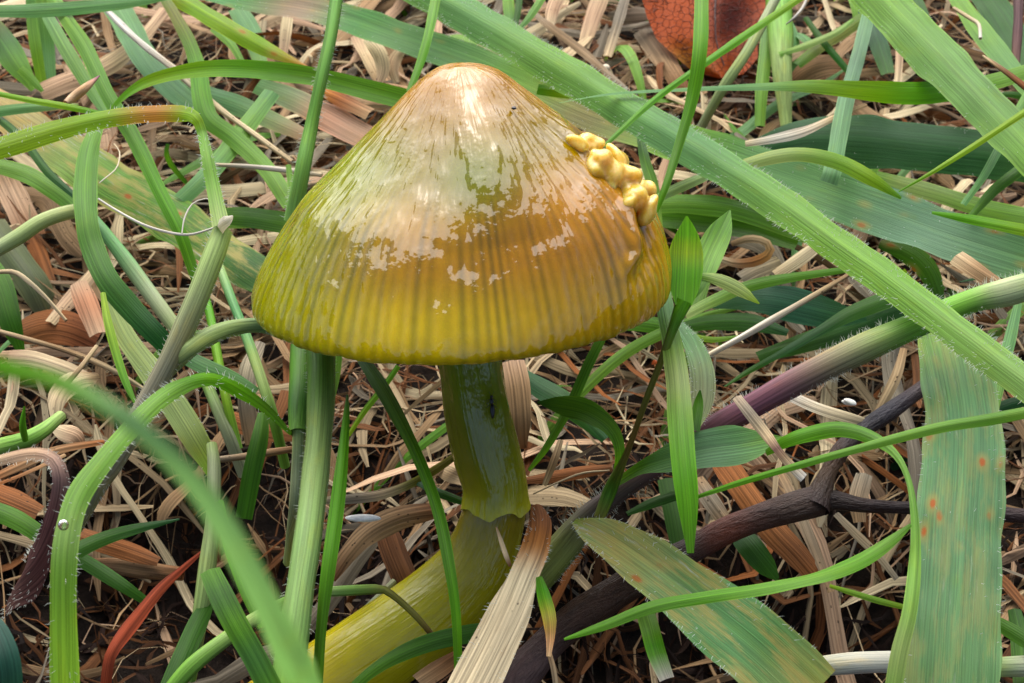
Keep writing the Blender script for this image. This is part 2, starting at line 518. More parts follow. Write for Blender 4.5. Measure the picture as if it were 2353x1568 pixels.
# ================================================================== the mushroom
CX, CY, CD = 1075, 622, 181.0
EL = math.radians(20)
RR = 466 * CD / F
HH = 480 * CD / F
ctr = on_d(CX, CY, CD)
w_ax = norm(math.cos(EL) * (-0.042 * RIGHT + 0.999 * UP) + math.sin(EL) * TOCAM)
e1 = RIGHT + 0.09 * UP
e1 = norm(e1 - w_ax * (e1 @ w_ax))
e2 = np.cross(e1, w_ax)
if e2 @ TOCAM < 0: e2 = -e2

# profile across the cap from the tip to the turned-in margin: (radius, height)
PL = np.array([(0, 1.0), (.06, .997), (.12, .976), (.195, .925), (.29, .84), (.395, .74), (.505, .635), (.62, .525), (.74, .41), (.81, .315), (.87, .225), (.925, .125),
               (.965, .04), (.99, -.025), (1.0, -.075), (.993, -.112), (.965, -.125), (.92, -.105)])
PR = np.array([(0, 1.0), (.06, .997), (.13, .985), (.21, .95), (.30, .88), (.40, .80), (.50, .715), (.60, .63), (.71, .535), (.81, .44), (.90, .33), (.955, .21),
               (.985, .10), (1.0, .01), (1.0, -.06), (.99, -.105), (.962, -.122), (.92, -.105)])
NT, NP = 150, 900
def resample(Pf):
    A, u = smooth_path(np.concatenate([Pf, np.zeros((len(Pf), 1))], 1), NT)
    return A[:, :2]
pl, pr = resample(PL), resample(PR)
tt = np.linspace(0, 1, NT)[:, None]
ph = np.linspace(0, 2 * np.pi, NP, endpoint=False)[None]      # 0 = right in the picture, pi/2 = towards the camera
wr = np.clip((np.cos(ph) - 0.1) / 0.8, 0, 1); wr = wr * wr * (3 - 2 * wr)
rad = pl[:, :1] * (1 - wr) + pr[:, :1] * wr
hgt = pl[:, 1:] * (1 - wr) + pr[:, 1:] * wr
edge = np.clip((tt - 0.62) / 0.38, 0, 1)
def pn(f, seed, amp=1.0):                                     # periodic noise in azimuth
    q = np.random.default_rng(seed)
    return sum(q.normal() / (k ** 0.5) * np.cos(k * ph + q.uniform(0, 6.28)) for k in f) * amp
wob = pn(range(2, 6), 3, 0.008) * np.clip(tt * 1.4, 0, 1)
scal = pn(range(14, 70, 3), 4, 0.0052) * np.clip((tt - 0.8) / 0.12, 0, 1)
stri_ph = 104 * ph + pn(range(2, 14), 8, 1.3)
ridge = np.cos(stri_ph) * 0.0022 * edge ** 1.5
rad = rad * (1 + wob + ridge) + scal * 0.5
rad = rad * (1 + 0.055 * np.exp(-((ph - 3.05) / 0.55) ** 2) * np.clip(tt / 0.6 - 0.4, 0, 1))
hgt = hgt + scal + pn(range(2, 5), 9, 0.006) * edge
# shallow dents and a crease running from the tip down to the torn side
crease = np.exp(-((ph - 0.30 - 0.25 * (1 - tt)) / 0.07) ** 2) * np.clip((tt - 0.12) / 0.12, 0, 1) * np.clip((0.72 - tt) / 0.1, 0, 1)
crease2 = np.exp(-((ph - 0.52 - 0.15 * (1 - tt)) / 0.05) ** 2) * np.clip((tt - 0.10) / 0.12, 0, 1) * np.clip((0.55 - tt) / 0.15, 0, 1)
rad = rad * (1 - 0.028 * crease - 0.018 * crease2)
shine_bulge = 0.095 * np.exp(-((ph - 1.33) / 0.30) ** 2) - 0.034 * np.exp(-((ph - 2.15) / 0.38) ** 2) - 0.030 * np.exp(-((ph - 0.72) / 0.28) ** 2)  # bulge and hollows added to split the sky reflection round a dark wedge
rad = rad + shine_bulge * np.sin(np.pi * np.clip((tt - 0.08) / 0.56, 0, 1)) ** 1.3
CAPP = ctr + RR * (e1 * (rad * np.cos(ph))[..., None] + e2 * (rad * np.sin(ph))[..., None]) + HH * w_ax * hgt[..., None]
def cap_uv():
    Q = CAPP - CAM
    dz = Q @ FWD
    return 1176 + (Q @ RIGHT) / dz * F, 784 - (Q @ UP) / dz * F, dz
def cap_normals():
    a = np.gradient(CAPP, axis=0); b = np.roll(CAPP, -1, 1) - np.roll(CAPP, 1, 1)
    n = norm(np.cross(a, b))
    s_ = np.sign(((CAPP - (ctr + w_ax * HH * 0.25)) * n).sum(-1, keepdims=True))
    return n * s_
def dist_path(u, v, pts):
    P_ = np.array(pts, float); best = np.full(u.shape, 1e9); sd = np.zeros(u.shape); al = np.zeros(u.shape)
    for i in range(len(P_) - 1):
        d = P_[i + 1] - P_[i]; l2 = d @ d
        k = np.clip(((u - P_[i, 0]) * d[0] + (v - P_[i, 1]) * d[1]) / l2, 0, 1)
        ex, ey = u - (P_[i, 0] + k * d[0]), v - (P_[i, 1] + k * d[1])
        q = np.hypot(ex, ey); m_ = q < best
        best[m_] = q[m_]; sd[m_] = np.sign(d[0] * ey - d[1] * ex)[m_]; al[m_] = ((i + k) / (len(P_) - 1))[m_]
    return best, sd, al
cu, cv_, cdz = cap_uv()
cn = cap_normals()
facing = ((cn * norm(CAM - CAPP)).sum(-1) > -0.05)
FOLD = [(1268, 250), (1300, 300), (1345, 352), (1395, 402), (1432, 446), (1448, 490), (1456, 540), (1462, 580), (1446, 615), (1425, 650)]
dd, sd, al = dist_path(cu, cv_, FOLD)
env = np.clip(al * 6, 0, 1) * np.clip((1 - al) * 5, 0, 1) * facing
rag = 1 + 0.2 * np.sin(al * 19) + 0.12 * np.sin(al * 37 + 1)
lift = env * (0.55 * rag * np.exp(-(dd / (11 + 6 * al)) ** 2) - 0.50 * np.exp(-((dd - 30) / 18) ** 2) * (sd < 0))
for k_, (off, am) in enumerate([(-26, 0.16), (-52, 0.12), (-80, 0.08)]):
    d2_, s2_, a2_ = dist_path(cu, cv_, [(x + off * 0.72, y + -off * 0.55 * 0.2 + off * 0.1) for x, y in FOLD[:5]])
    lift += am * np.exp(-(d2_ / 8) ** 2) * np.clip(a2_ * 5, 0, 1) * np.clip((1 - a2_) * 3, 0, 1) * facing
CAPP = CAPP + cn * lift[..., None]
def cap_point(t, phi, lift=0.0):
    i = min(NT - 2, int(t * (NT - 1))); j = int((phi % (2 * np.pi)) / (2 * np.pi) * NP) % NP
    p = CAPP[i, j]
    a, b = CAPP[i + 1, j] - p, CAPP[i, (j + 1) % NP] - p
    n = norm(np.cross(a, b))
    if n @ (p - (ctr + w_ax * HH * 0.3)) < 0: n = -n
    return p + n * lift, n

# skin colour of the cap, with front light painted into the rim
def mixv(a, b, k):
    return a * (1 - k[..., None]) + b * k[..., None]
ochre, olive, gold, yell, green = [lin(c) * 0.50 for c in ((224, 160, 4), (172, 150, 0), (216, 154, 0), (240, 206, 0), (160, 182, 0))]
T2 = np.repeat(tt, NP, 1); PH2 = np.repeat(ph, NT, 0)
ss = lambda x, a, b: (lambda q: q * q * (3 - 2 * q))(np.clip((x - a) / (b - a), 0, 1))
ochre, olive, green = ochre * 0.75, olive * 0.85, green * 0.9  # upper skin toned down to offset the strong light from behind
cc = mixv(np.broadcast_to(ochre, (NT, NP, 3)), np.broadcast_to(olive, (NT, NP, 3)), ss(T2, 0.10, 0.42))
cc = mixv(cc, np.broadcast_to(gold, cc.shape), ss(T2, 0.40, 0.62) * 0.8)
cc = mixv(cc, np.broadcast_to(yell * 1.35, cc.shape), ss(T2, 0.68, 0.88))  # yellow rim, brightened in colour because little light reaches the front
leftness = ss(-np.cos(PH2 - 0.25), 0.0, 0.85)
cc = mixv(cc, np.broadcast_to(green, cc.shape), leftness * ss(T2, 0.18, 0.5) * 0.75)
midgreen = np.exp(-((PH2 - 1.45) / 0.28) ** 2) * np.exp(-((T2 - 0.42) / 0.12) ** 2)
cc = mixv(cc, np.broadcast_to(green * 0.75, cc.shape), midgreen * 0.8)
cc = mixv(cc, np.broadcast_to(gold * np.array([1.1, 0.9, 0.8]), cc.shape), ss(np.cos(PH2 - 0.5), 0.3, 1.0) * 0.55 * ss(T2, 0.3, 0.6))
gillshow = (0.5 + 0.5 * np.cos(stri_ph + np.pi + 0.35 * np.sin(9 * PH2))) ** 1.15
vary = np.clip(0.62 + 0.38 * np.sin(PH2 * 13 + 1.1) * np.sin(PH2 * 5.3) + 0.25 * np.sin(PH2 * 31 + 2), 0.1, 1)
lenv = 0.50 + 0.05 * np.sin(PH2 * 17) + 0.03 * np.sin(PH2 * 41)
sm = gillshow * vary * ss(T2 - lenv, -0.04, 0.12) * (1 - 0.55 * ss(T2, 0.84, 0.96))
cc = cc * (1 - 0.50 * sm[..., None] * np.array([0.95, 0.82, 0.6]))
capmb = MB()
stc = np.stack([np.cos(PH2) * rad, np.sin(PH2) * rad, PH2 / (2 * np.pi)], -1)
auxc = np.stack([T2, np.repeat(np.cos(ph), NT, 0), np.repeat(np.sin(ph), NT, 0)], -1)
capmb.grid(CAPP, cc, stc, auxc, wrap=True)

def cap_material(name='slimy_cap', gloss=1.0):
    m, t = nt(name)
    out = N(t, 'OutputMaterial')
    col = attr(t, 'col').outputs['Color']
    a = N(t, 'SeparateXYZ'); L(t, attr(t, 'aux').outputs['Vector'], a.inputs[0])
    # slime film: streaks that run down the cap plus pimples
    cv = N(t, 'CombineXYZ')
    L(t, mathn(t, 'MULTIPLY', a.outputs[1], 9.0), cv.inputs[0])
    L(t, mathn(t, 'MULTIPLY', a.outputs[2], 9.0), cv.inputs[1])
    L(t, mathn(t, 'MULTIPLY', a.outputs[0], 7.0), cv.inputs[2])
    streak = noise(t, cv.outputs[0], 1.5, 1.5, 0.5)
    tc = N(t, 'TexCoord')
    ob = scaled(t, tc.outputs['Object'], (1000, 1000, 1000))
    med = noise(t, ob, 0.30, 1, 0.4)
    pim = noise(t, ob, 1.7, 1.5, 0.5)
    fine = noise(t, ob, 4.0, 3, 0.6)
    gate = ramp(t, mathn(t, 'ADD', mathn(t, 'MULTIPLY', med, 0.5), mathn(t, 'MULTIPLY', streak, 0.5)), 0.42, 0.60)
    hgt_ = mathn(t, 'ADD', mathn(t, 'ADD', mathn(t, 'MULTIPLY', mathn(t, 'MULTIPLY', streak, ramp(t, a.outputs[0], 0.08, 0.42)), 1.15), mathn(t, 'MULTIPLY', med, 1.6)),
                 mathn(t, 'MULTIPLY', mathn(t, 'ADD', mathn(t, 'MULTIPLY', pim, 0.30), mathn(t, 'MULTIPLY', fine, 0.02)), mathn(t, 'ADD', 0.05, mathn(t, 'MULTIPLY', gate, 1.1))))
    b1 = N(t, 'Bump', i_Strength=0.5, i_Distance=0.0006); L(t, hgt_, b1.inputs['Height'])
    b0 = N(t, 'Bump', i_Strength=0.08, i_Distance=0.0003); L(t, fine, b0.inputs['Height'])
    mott = noise(t, ob, 0.5, 4, 0.6)
    n = N(t, 'VectorMath', operation='SCALE'); L(t, col, n.inputs[0]); L(t, mathn(t, 'ADD', 0.78, mathn(t, 'MULTIPLY', mott, 0.44)), n.inputs['Scale'])
    p = N(t, 'BsdfPrincipled', i_Roughness=0.5)
    L(t, n.outputs[0], p.inputs['Base Color'])
    p.inputs['Specular IOR Level'].default_value = 0.0
    p.inputs['Subsurface Weight'].default_value = 0.4
    p.inputs['Subsurface Radius'].default_value = (1.0, 0.7, 0.15)
    p.inputs['Subsurface Scale'].default_value = 0.0012
    p.inputs['Coat Weight'].default_value = gloss
    p.inputs['Coat Roughness'].default_value = 0.03
    p.inputs['Coat IOR'].default_value = 1.64
    L(t, b0.outputs[0], p.inputs['Normal'])
    L(t, b1.outputs[0], p.inputs['Coat Normal'])
    L(t, p.outputs[0], out.inputs[0])
    return m
M_CAP = cap_material()

base = on_d(700, 1600, 193)
MUSH = thing('mushroom', 'glossy olive-yellow conical mushroom on a bent slimy green stem', 'mushroom', base)
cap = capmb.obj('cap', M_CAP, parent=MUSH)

def flesh_material():
    m, t = nt('torn_flesh')
    out = N(t, 'OutputMaterial')
    tc = N(t, 'TexCoord'); ob = scaled(t, tc.outputs['Object'], (1000, 1000, 1000))
    n1 = noise(t, ob, 1.2, 4)
    c = mixc(t, ramp(t, n1, 0.35, 0.7), (0.50, 0.32, 0.02), (0.68, 0.50, 0.13))
    p = N(t, 'BsdfPrincipled', i_Roughness=0.28)
    L(t, c, p.inputs['Base Color'])
    p.inputs['Subsurface Weight'].default_value = 1.0
    p.inputs['Subsurface Radius'].default_value = (1.0, 0.75, 0.35)
    p.inputs['Subsurface Scale'].default_value = 0.003
    p.inputs['Coat Weight'].default_value = 0.8; p.inputs['Coat Roughness'].default_value = 0.07
    p.inputs['Specular IOR Level'].default_value = 0.2
    b = N(t, 'Bump', i_Strength=0.15, i_Distance=0.0003); L(t, noise(t, ob, 2.2, 4), b.inputs['Height'])
    L(t, b.outputs[0], p.inputs['Normal']); L(t, b.outputs[0], p.inputs['Coat Normal'])
    L(t, p.outputs[0], out.inputs[0])
    return m
M_FLESH = flesh_material()

def lump(center, ax, radii, seed, amp=0.18, nu_=20, nv=28, twist=0.0):
    """an uneven knob: (rows, cols) grid wrapped round, closed at the poles"""
    q = np.random.default_rng(seed)
    a = np.linspace(0.001, np.pi - 0.001, nu_)[:, None]; b = np.linspace(0, 2 * np.pi, nv, endpoint=False)[None]
    f = 1.0
    for k in range(6):
        d = norm(q.normal(size=3)); fr_ = q.uniform(2, 5)
        v = (np.sin(a) * np.cos(b) * d[0] + np.sin(a) * np.sin(b) * d[1] + np.cos(a) * d[2])
        f = f + amp * 0.45 * np.sin(v * fr_ + q.uniform(0, 6.28))
    A, B, Cc = ax
    return center + (A * (np.sin(a) * np.cos(b) * f * radii[0])[..., None] + B * (np.sin(a) * np.sin(b) * f * radii[1])[..., None] + Cc * (np.cos(a) * f * radii[2] * np.ones_like(b))[..., None])
def add_lump(mb, *args, **kw):
    Gd = lump(*args, **kw)
    z = np.zeros(Gd.shape)
    mb.grid(Gd, z + 0.5, z, z, wrap=True)

# ruffled torn flesh standing out of the split on one side
def cap_depth_at(x, y):
    """depth of the cap's outer surface at a pixel, or of its outline where the pixel is beside it"""
    Q = CAPP.reshape(-1, 3) - CAM
    dz = Q @ FWD
    u_, v_ = 1176 + (Q @ RIGHT) / dz * F, 784 - (Q @ UP) / dz * F
    d2 = (u_ - x) ** 2 + (v_ - y) ** 2
    near = d2 < (d2.min() ** 0.5 + 12) ** 2
    return dz[near].min()
def frill(pts, length, amp, waves, thick, seed, n=110, k=18):
    """a ruffled fleshy flap standing out of the cap along a row of pixels"""
    q = np.random.default_rng(seed)
    B = np.array([on_d(x, y, cap_depth_at(x - 10, y + 8) + 0.5) for x, y in pts])
    Q, u = smooth_path(np.concatenate([B, np.array(length)[:, None] * 178 / F], 1), n)
    B, ln = Q[:, :3], Q[:, 3]
    s_ = np.linspace(0, 1, n)
    T = norm(np.gradient(B, axis=0))
    outw = norm(RIGHT * 0.74 + UP * 0.66)
    ph_ = s_ * waves * 2 * np.pi + 0.9 * np.sin(s_ * 11 + q.uniform(0, 6))
    ln = ln * (0.78 + 0.3 * np.sin(ph_ * 0.93 + 1.2) + 0.12 * np.sin(s_ * 57))
    O = norm(outw[None] + TOCAM * (amp * np.sin(ph_))[:, None] + T * (0.5 * amp * np.cos(ph_))[:, None])
    Tn = norm(np.cross(T, O))
    th_ = np.linspace(0, 2 * np.pi, k, endpoint=False)
    tk = thick * (0.8 + 0.35 * np.sin(ph_ * 1.7 + 2)) * np.minimum(1, np.minimum(s_, 1 - s_) * 14 + 0.08)
    tipfat = 1 + 0.35 * np.cos(th_)
    Gd = B[:, None] + O[:, None] * (ln[:, None] * (0.38 + 0.62 * np.cos(th_))[None])[..., None] + Tn[:, None] * (tk[:, None] * (np.sin(th_) * tipfat)[None])[..., None]
    Gd = Gd + T[:, None] * (0.25 * np.sin(ph_ * 2.3)[:, None] * np.cos(th_)[None])[..., None]
    mb = MB(); z = np.zeros(Gd.shape)
    mb.grid(Gd, z + 0.5, z, z, wrap=True)
    return mb
# jelly-like torn flesh: knobs melted together
mb = MB()
KN = [(1326, 330, 24, 15), (1352, 334, 30, 22), (1378, 366, 28, 22), (1420, 364, 32, 17), (1402, 396, 32, 24), (1440, 404, 32, 22), (1430, 428, 28, 24), (1480, 436, 24, 22), (1462, 454, 26, 26), (1488, 486, 16, 34), (1366, 390, 26, 16), (1396, 424, 26, 16), (1440, 470, 20, 24)]
for i, (x, y, rx, ry) in enumerate(KN):
    dep = cap_depth_at(x - 14, y + 12) + 1.7 + 0.6 * math.sin(i * 2.4) + (0.7 if i > 9 else 0)
    k = dep / F
    a_ = math.radians(-35 + 30 * math.sin(i * 1.7))
    A = RIGHT * math.cos(a_) + UP * math.sin(a_); B = -RIGHT * math.sin(a_) + UP * math.cos(a_)
    add_lump(mb, on_d(x, y, dep), (A, B, TOCAM), (rx * k * 1.2, ry * k * 1.2, 1.2), 50 + i, amp=0.16, nu_=20, nv=28)
fl = mb.obj('torn_flesh', M_FLESH, parent=cap)
rm = fl.modifiers.new('melt', 'REMESH'); rm.mode = 'VOXEL'; rm.voxel_size = 0.00014; rm.use_smooth_shade = True
sm_ = fl.modifiers.new('soften', 'SMOOTH'); sm_.factor = 0.6; sm_.iterations = 10

# underside: gills hung between the stem and the margin
mb = MB()
cone_t = np.linspace(0, 1, 12)[:, None]
rin = (0.93 * (1 - cone_t) + 0.12 * cone_t) * np.ones((1, 144)); hin = -0.10 * (1 - cone_t) + 0.30 * cone_t + 0 * rin
pg_ = np.linspace(0, 2 * np.pi, 144, endpoint=False)[None]
gz = np.where(np.arange(144) % 2 == 0, 0.0, -0.10)[None] * np.sin(np.pi * np.clip(cone_t * 0.9 + 0.05, 0, 1))
Gd = ctr + RR * (e1 * (rin * np.cos(pg_))[..., None] + e2 * (rin * np.sin(pg_))[..., None]) + HH * w_ax * (hin + gz)[..., None]
z = np.zeros(Gd.shape)
mb.grid(Gd, z + lin((190, 170, 50)) * 0.6, z, z, wrap=True)
mb.obj('gills', M_FLESH, parent=MUSH, smooth=False)

# stem in two lengths: a torn sleeve over a thicker bent foot
def stem_material():
    m, t = nt('slimy_stem')
    out = N(t, 'OutputMaterial')
    col = attr(t, 'col').outputs['Color']; st = attr(t, 'st').outputs['Vector']
    mott = noise(t, scaled(t, st, (0.5, 0.5, 0.22)), 1.0, 4, 0.6)
    fib = noise(t, scaled(t, st, (2.4, 2.4, 0.08)), 1.0, 3)
    n = N(t, 'VectorMath', operation='SCALE'); L(t, col, n.inputs[0])
    L(t, mathn(t, 'ADD', 0.55, mathn(t, 'ADD', mathn(t, 'MULTIPLY', mott, 0.6), mathn(t, 'MULTIPLY', fib, 0.3))), n.inputs['Scale'])
    p = N(t, 'BsdfPrincipled', i_Roughness=0.4)
    L(t, n.outputs[0], p.inputs['Base Color'])
    p.inputs['Subsurface Weight'].default_value = 0.3
    p.inputs['Subsurface Radius'].default_value = (1.0, 0.8, 0.15)
    p.inputs['Subsurface Scale'].default_value = 0.0012
    p.inputs['Coat Weight'].default_value = 1.0; p.inputs['Coat Roughness'].default_value = 0.04
    p.inputs['Coat IOR'].default_value = 1.6
    p.inputs['Specular IOR Level'].default_value = 0.0
    b = N(t, 'Bump', i_Strength=0.5, i_Distance=0.0004)
    L(t, mathn(t, 'ADD', fib, mott), b.inputs['Height'])
    L(t, b.outputs[0], p.inputs['Coat Normal'])
    b2 = N(t, 'Bump', i_Strength=0.3, i_Distance=0.0003); L(t, fib, b2.inputs['Height']); L(t, b2.outputs[0], p.inputs['Normal'])
    L(t, p.outputs[0], out.inputs[0])
    return m
M_STEM = stem_material()
def stem(pts, wpx, cols, jag=0.0, flare=0.0, name='stem', n=80, k=64, seed=1):
    P = np.array([on_d(x, y, d) for x, y, d in pts]); dep = np.array([p[2] for p in pts])
    cs = np.array([lin(c) * 1.0 * np.array([1.0, 1.0, 0.4]) for c in cols])
    A = np.concatenate([P, (np.array(wpx) * dep / F / 2)[:, None], cs], 1)
    Q, u = smooth_path(A, n)
    P, R, C = Q[:, :3], Q[:, 3], Q[:, 4:7]
    T = norm(np.gradient(P, axis=0)); S = norm(np.cross(T, TOCAM)); Nn = np.cross(S, T)
    th = np.linspace(0, 2 * np.pi, k, endpoint=False)
    q = np.random.default_rng(seed)
    bumpy = 1 + sum(q.normal(0, 0.012) * np.sin(m_ * th[None] + u[:, None] * q.uniform(-0.5, 0.5) + q.uniform(0, 6)) for m_ in (2, 3, 4, 5, 6))
    end = np.clip((u - u[-1] + 2.2) / 2.2, 0, 1)[:, None]
    rr_ = R[:, None] * bumpy * (1 + flare * end ** 2)
    along = jag * end ** 1.5 * sum(q.normal(0, 0.5) * np.sin(m_ * th + q.uniform(0, 6)) / m_ ** 0.4 for m_ in (1, 2, 3, 5, 8, 13, 21))[None]
    Gd = P[:, None] + (S[:, None] * np.cos(th)[None, :, None] + Nn[:, None] * np.sin(th)[None, :, None]) * rr_[..., None] + T[:, None] * along[..., None]
    st = np.stack([np.cos(th)[None] * R[:, None], np.sin(th)[None] * R[:, None], np.repeat(u[:, None], k, 1)], -1)
    mb = MB()
    mb.grid(Gd, np.repeat(C[:, None], k, 1), st, np.zeros(Gd.shape), wrap=True)
    return mb.obj(name, M_STEM, parent=MUSH)
up = stem([(1052, 700, 182.5), (1072, 790, 183.3), (1084, 850, 184), (1098, 943, 185.3), (1120, 1041, 186.4), (1138, 1110, 187.2), (1141, 1162, 187.8)],
          [150, 148, 146, 149, 150, 146, 152],
          [(104, 122, 16), (102, 120, 16), (104, 122, 16), (112, 124, 12), (128, 132, 8), (150, 150, 8), (186, 184, 40)], jag=0.8, flare=0.06, name='stem', seed=3)
lo = stem([(1141, 1120, 187.4), (1138, 1165, 187.8), (1128, 1205, 188.3), (1112, 1255, 188.8), (1078, 1320, 189.4), (1010, 1392, 190.2), (915, 1462, 191), (815, 1530, 192), (700, 1604, 193), (560, 1690, 194)],
          [136, 142, 150, 160, 178, 196, 205, 210, 205, 190],
          [(130, 118, 6), (132, 120, 6), (134, 124, 6), (142, 134, 8), (150, 144, 10), (160, 154, 12), (172, 164, 20), (178, 164, 16), (174, 154, 16), (150, 124, 30)], name='stem_foot', seed=6)

# ================================================================== green blades, traced one by one
# --- long blades crossing behind the cap
G('wide blue-green blade with orange rust spots running under the long hairy diagonal blade',
  [(430, -30), (560, -2), (680, 14), (790, 38), (900, 76), (1050, 128), (1200, 190), (1350, 255), (1540, 318), (1737, 385), (1900, 440), (2050, 493), (2200, 545), (2400, 608)],
  [36, 48, 56, 62, 68, 75, 80, 84, 92, 104, 112, 114, 112, 108], [14, 16, 17, 18, 18, 18, 18, 18, 19, 19, 20, 21, 22, 22],
  ['bg', 'bg', (196, 176, 150), 'bg', 'bg', 'bg', 'lg', (150, 150, 90), 'lg', 'bg', 'bg', (112, 165, 122), (122, 172, 130), 'bg'], fold=-0.10, rust=1.0, hair=5, hlen=0.35)
G('long hairy folded blade running diagonally from behind the cap to the rusty leaves',
  [(900, -60), (1000, -4), (1100, 52), (1250, 140), (1400, 230), (1560, 325), (1750, 442), (1900, 547), (2050, 653), (2200, 765), (2400, 915)],
  [78, 80, 82, 82, 84, 84, 82, 80, 78, 76, 74], [26, 27, 27, 28, 28, 29, 31, 33, 35, 37, 38], ['lg', 'bg', 'lg', 'bg', 'lg', 'lg', (140, 186, 96)], fold=0.55, roll=0.0, hair=14, hlen=0.55)
G('broad pale green blade falling diagonally beside the twisted striped blade',
  [(1960, -70), (2030, 5), (2130, 110), (2250, 232), (2400, 385)], [100, 104, 106, 100, 92], [34, 34, 34, 34, 34], ['lg', 'lg', (128, 180, 100), 'lg'], fold=0.45, hair=2, hlen=0.3)
G('twisted blade, blue-green and narrow at its tip, bright and finely striped where it widens',
  [(1284, 236), (1400, 216), (1560, 206), (1720, 200), (1860, 198), (1990, 208), (2100, 214), (2200, 204), (2300, 182), (2400, 150)],
  [6, 14, 18, 20, 30, 46, 52, 48, 42, 38], [30, 30, 30, 30, 31, 31, 31, 30, 30, 30], ['bg', 'bg', 'bg', 'bg', 'yg', 'vg', 'vg', 'lg', 'lg'], fold=0.15, roll=[0.9, 0.8, 0.6, 0.3, -0.2, -0.5, -0.4, -0.1, 0, 0])
G('narrow bright green blade rising steeply from the torn edge of the cap',
  [(1385, 338), (1500, 232), (1615, 148), (1740, 62), (1860, -20)], [10, 14, 17, 18, 16], [33, 33, 34, 34, 34], ['mg', 'vg', 'vg', 'yg'], fold=0.4)
G('slender upright blade passing in front of the brown autumn leaf',
  [(1612, -30), (1608, 110), (1590, 225), (1560, 330), (1530, 425), (1506, 485)], [34, 34, 28, 22, 18, 12], [44, 42, 38, 35, 33, 31], ['lg', 'vg', 'mg', 'mg', 'vg'], fold=0.5)
G('pale blue-green upright blade standing across the broad dark blade',
  [(2008, -30), (1976, 110), (1942, 235), (1915, 380), (1903, 420)], [26, 32, 38, 42, 42], [26, 25, 25, 25, 24], ['bg', (140, 186, 150), 'bg', (132, 176, 140)], fold=0.2)
G('broad dark green blade lying low under the pale upright blade',
  [(1680, 366), (1760, 338), (1850, 318), (1960, 322), (2100, 336), (2250, 352), (2400, 372)], [14, 60, 92, 112, 112, 108, 104], [12, 14, 15, 15, 14, 13, 12], ['db', 'db', (58, 108, 66), (64, 116, 70), 'db', 'dg'], fold=0.25, hair=2, hlen=0.3)
G('pale blade arched over the rusty wide blade, glossy on its bend',
  [(1640, 408), (1700, 382), (1780, 360), (1850, 355), (1930, 374), (2000, 410), (2070, 455)], [12, 26, 30, 32, 36, 34, 6], [26, 27, 28, 28, 27, 26, 24], ['bg', 'pg', 'pg', 'lg', 'yg', 'mg'], fold=0.35)
G('thin bright yellow-green blade slanting across the broad pale diagonal blade',
  [(2064, 440), (2150, 390), (2240, 333), (2320, 280), (2410, 220)], [3, 10, 14, 16, 18], [38, 40, 41, 42, 42], ['vg', 'yg', 'yg', 'yg'], fold=0.5)
G('dull green blade with a yellow edge behind the arched pale blade',
  [(2010, 402), (2080, 425), (2160, 447), (2260, 478), (2400, 505)], [20, 36, 40, 42, 40], [15, 15, 15, 15, 15], ['lg', 'pg', 'lg', 'lg'], fold=0.2)
G('short bright blade pushing out above the rust-spotted wide blade',
  [(2140, 488), (2220, 502), (2300, 518), (2400, 538)], [6, 20, 27, 30], [29, 28, 28, 28], ['vg', 'vg', 'yg'], fold=0.35)
G('dark narrow blade leaning against the rust-spotted wide blade',
  [(2228, 500), (2280, 440), (2330, 400), (2400, 350)], [16, 24, 26, 24], [24, 25, 26, 26], ['mg', 'dg', 'mg'], fold=0.4)
G('slim blue-green blade leaning between two diagonal blades',
  [(2212, 470), (2262, 400), (2310, 310), (2345, 240), (2380, 180)], [14, 18, 20, 18, 14], [27, 28, 29, 29, 29], ['bg', 'bg', 'lg'], fold=0.3)
G('pale green blade sloping down past the frayed brown stem tip',
  [(2180, -30), (2230, 40), (2280, 105), (2330, 165), (2400, 240)], [30, 42, 50, 44, 40], [20, 20, 20, 20, 20], ['lg', 'lg', 'bg', 'lg'], fold=0.2)
G('dim green leaf with a ragged tip in the tangle beside the broad pale blade',
  [(2085, -20), (2110, 60), (2140, 130), (2160, 190)], [55, 62, 60, 30], [10, 10, 9, 8], ['dg', 'dg', 'mg'], fold=0.2)
G('deep green blade hanging behind the thin bent white straw',
  [(2250, -30), (2300, 40), (2345, 110), (2400, 190)], [60, 70, 60, 50], [8, 8, 8, 8], ['dg', (50, 110, 40), 'dg'], fold=0.2)
G('dark blade standing behind the spotted straw',
  [(1990, 20), (2015, 90), (2040, 170)], [40, 44, 30], [9, 9, 8], ['db', 'db', 'dg'], fold=0.2)
G('olive blade sloping up behind the pale upright blade',
  [(1830, 150), (1880, 110), (1940, 70), (2000, 30)], [20, 28, 30, 24], [12, 12, 12, 12], ['mg', 'ol', 'mg'], fold=0.3)
G('dark thin blade ending in a dry point behind the pale upright blade',
  [(1850, 40), (1890, 95), (1945, 160), (1990, 215)], [12, 16, 16, 6], [15, 14, 12, 10], ['dg', 'dg', 'dg', 'tn'], fold=0.4)
G('thin pale blade crossing the dim tangle under the pale upright blade',
  [(1790, 125), (1850, 105), (1920, 75), (1960, 45)], [12, 16, 14, 8], [15, 15, 15, 15], ['lg', 'pg', 'lg'], fold=0.3)
GC('pale grey-green stalk leaning in front of the autumn leaf',
   [(1790, -20), (1722, 108), (1662, 200), (1606, 300)], [22, 25, 24, 22], [24, 21, 17, 10], ['gy', 'pg', 'gy'])
GC('thick pale green upright stalk with a darker sheath beside the autumn leaf',
   [(1786, -30), (1792, 70), (1796, 160), (1806, 290)], [60, 58, 48, 26], [16, 15, 13, 8], ['lg', 'lg', 'pg', 'pg'])
G('narrow green leaf sheathed against the thick upright stalk',
  [(1745, 290), (1750, 200), (1760, 110), (1765, 30)], [22, 30, 30, 24], [8, 11, 13, 14], ['lg', 'lg', 'bg'], fold=0.3)
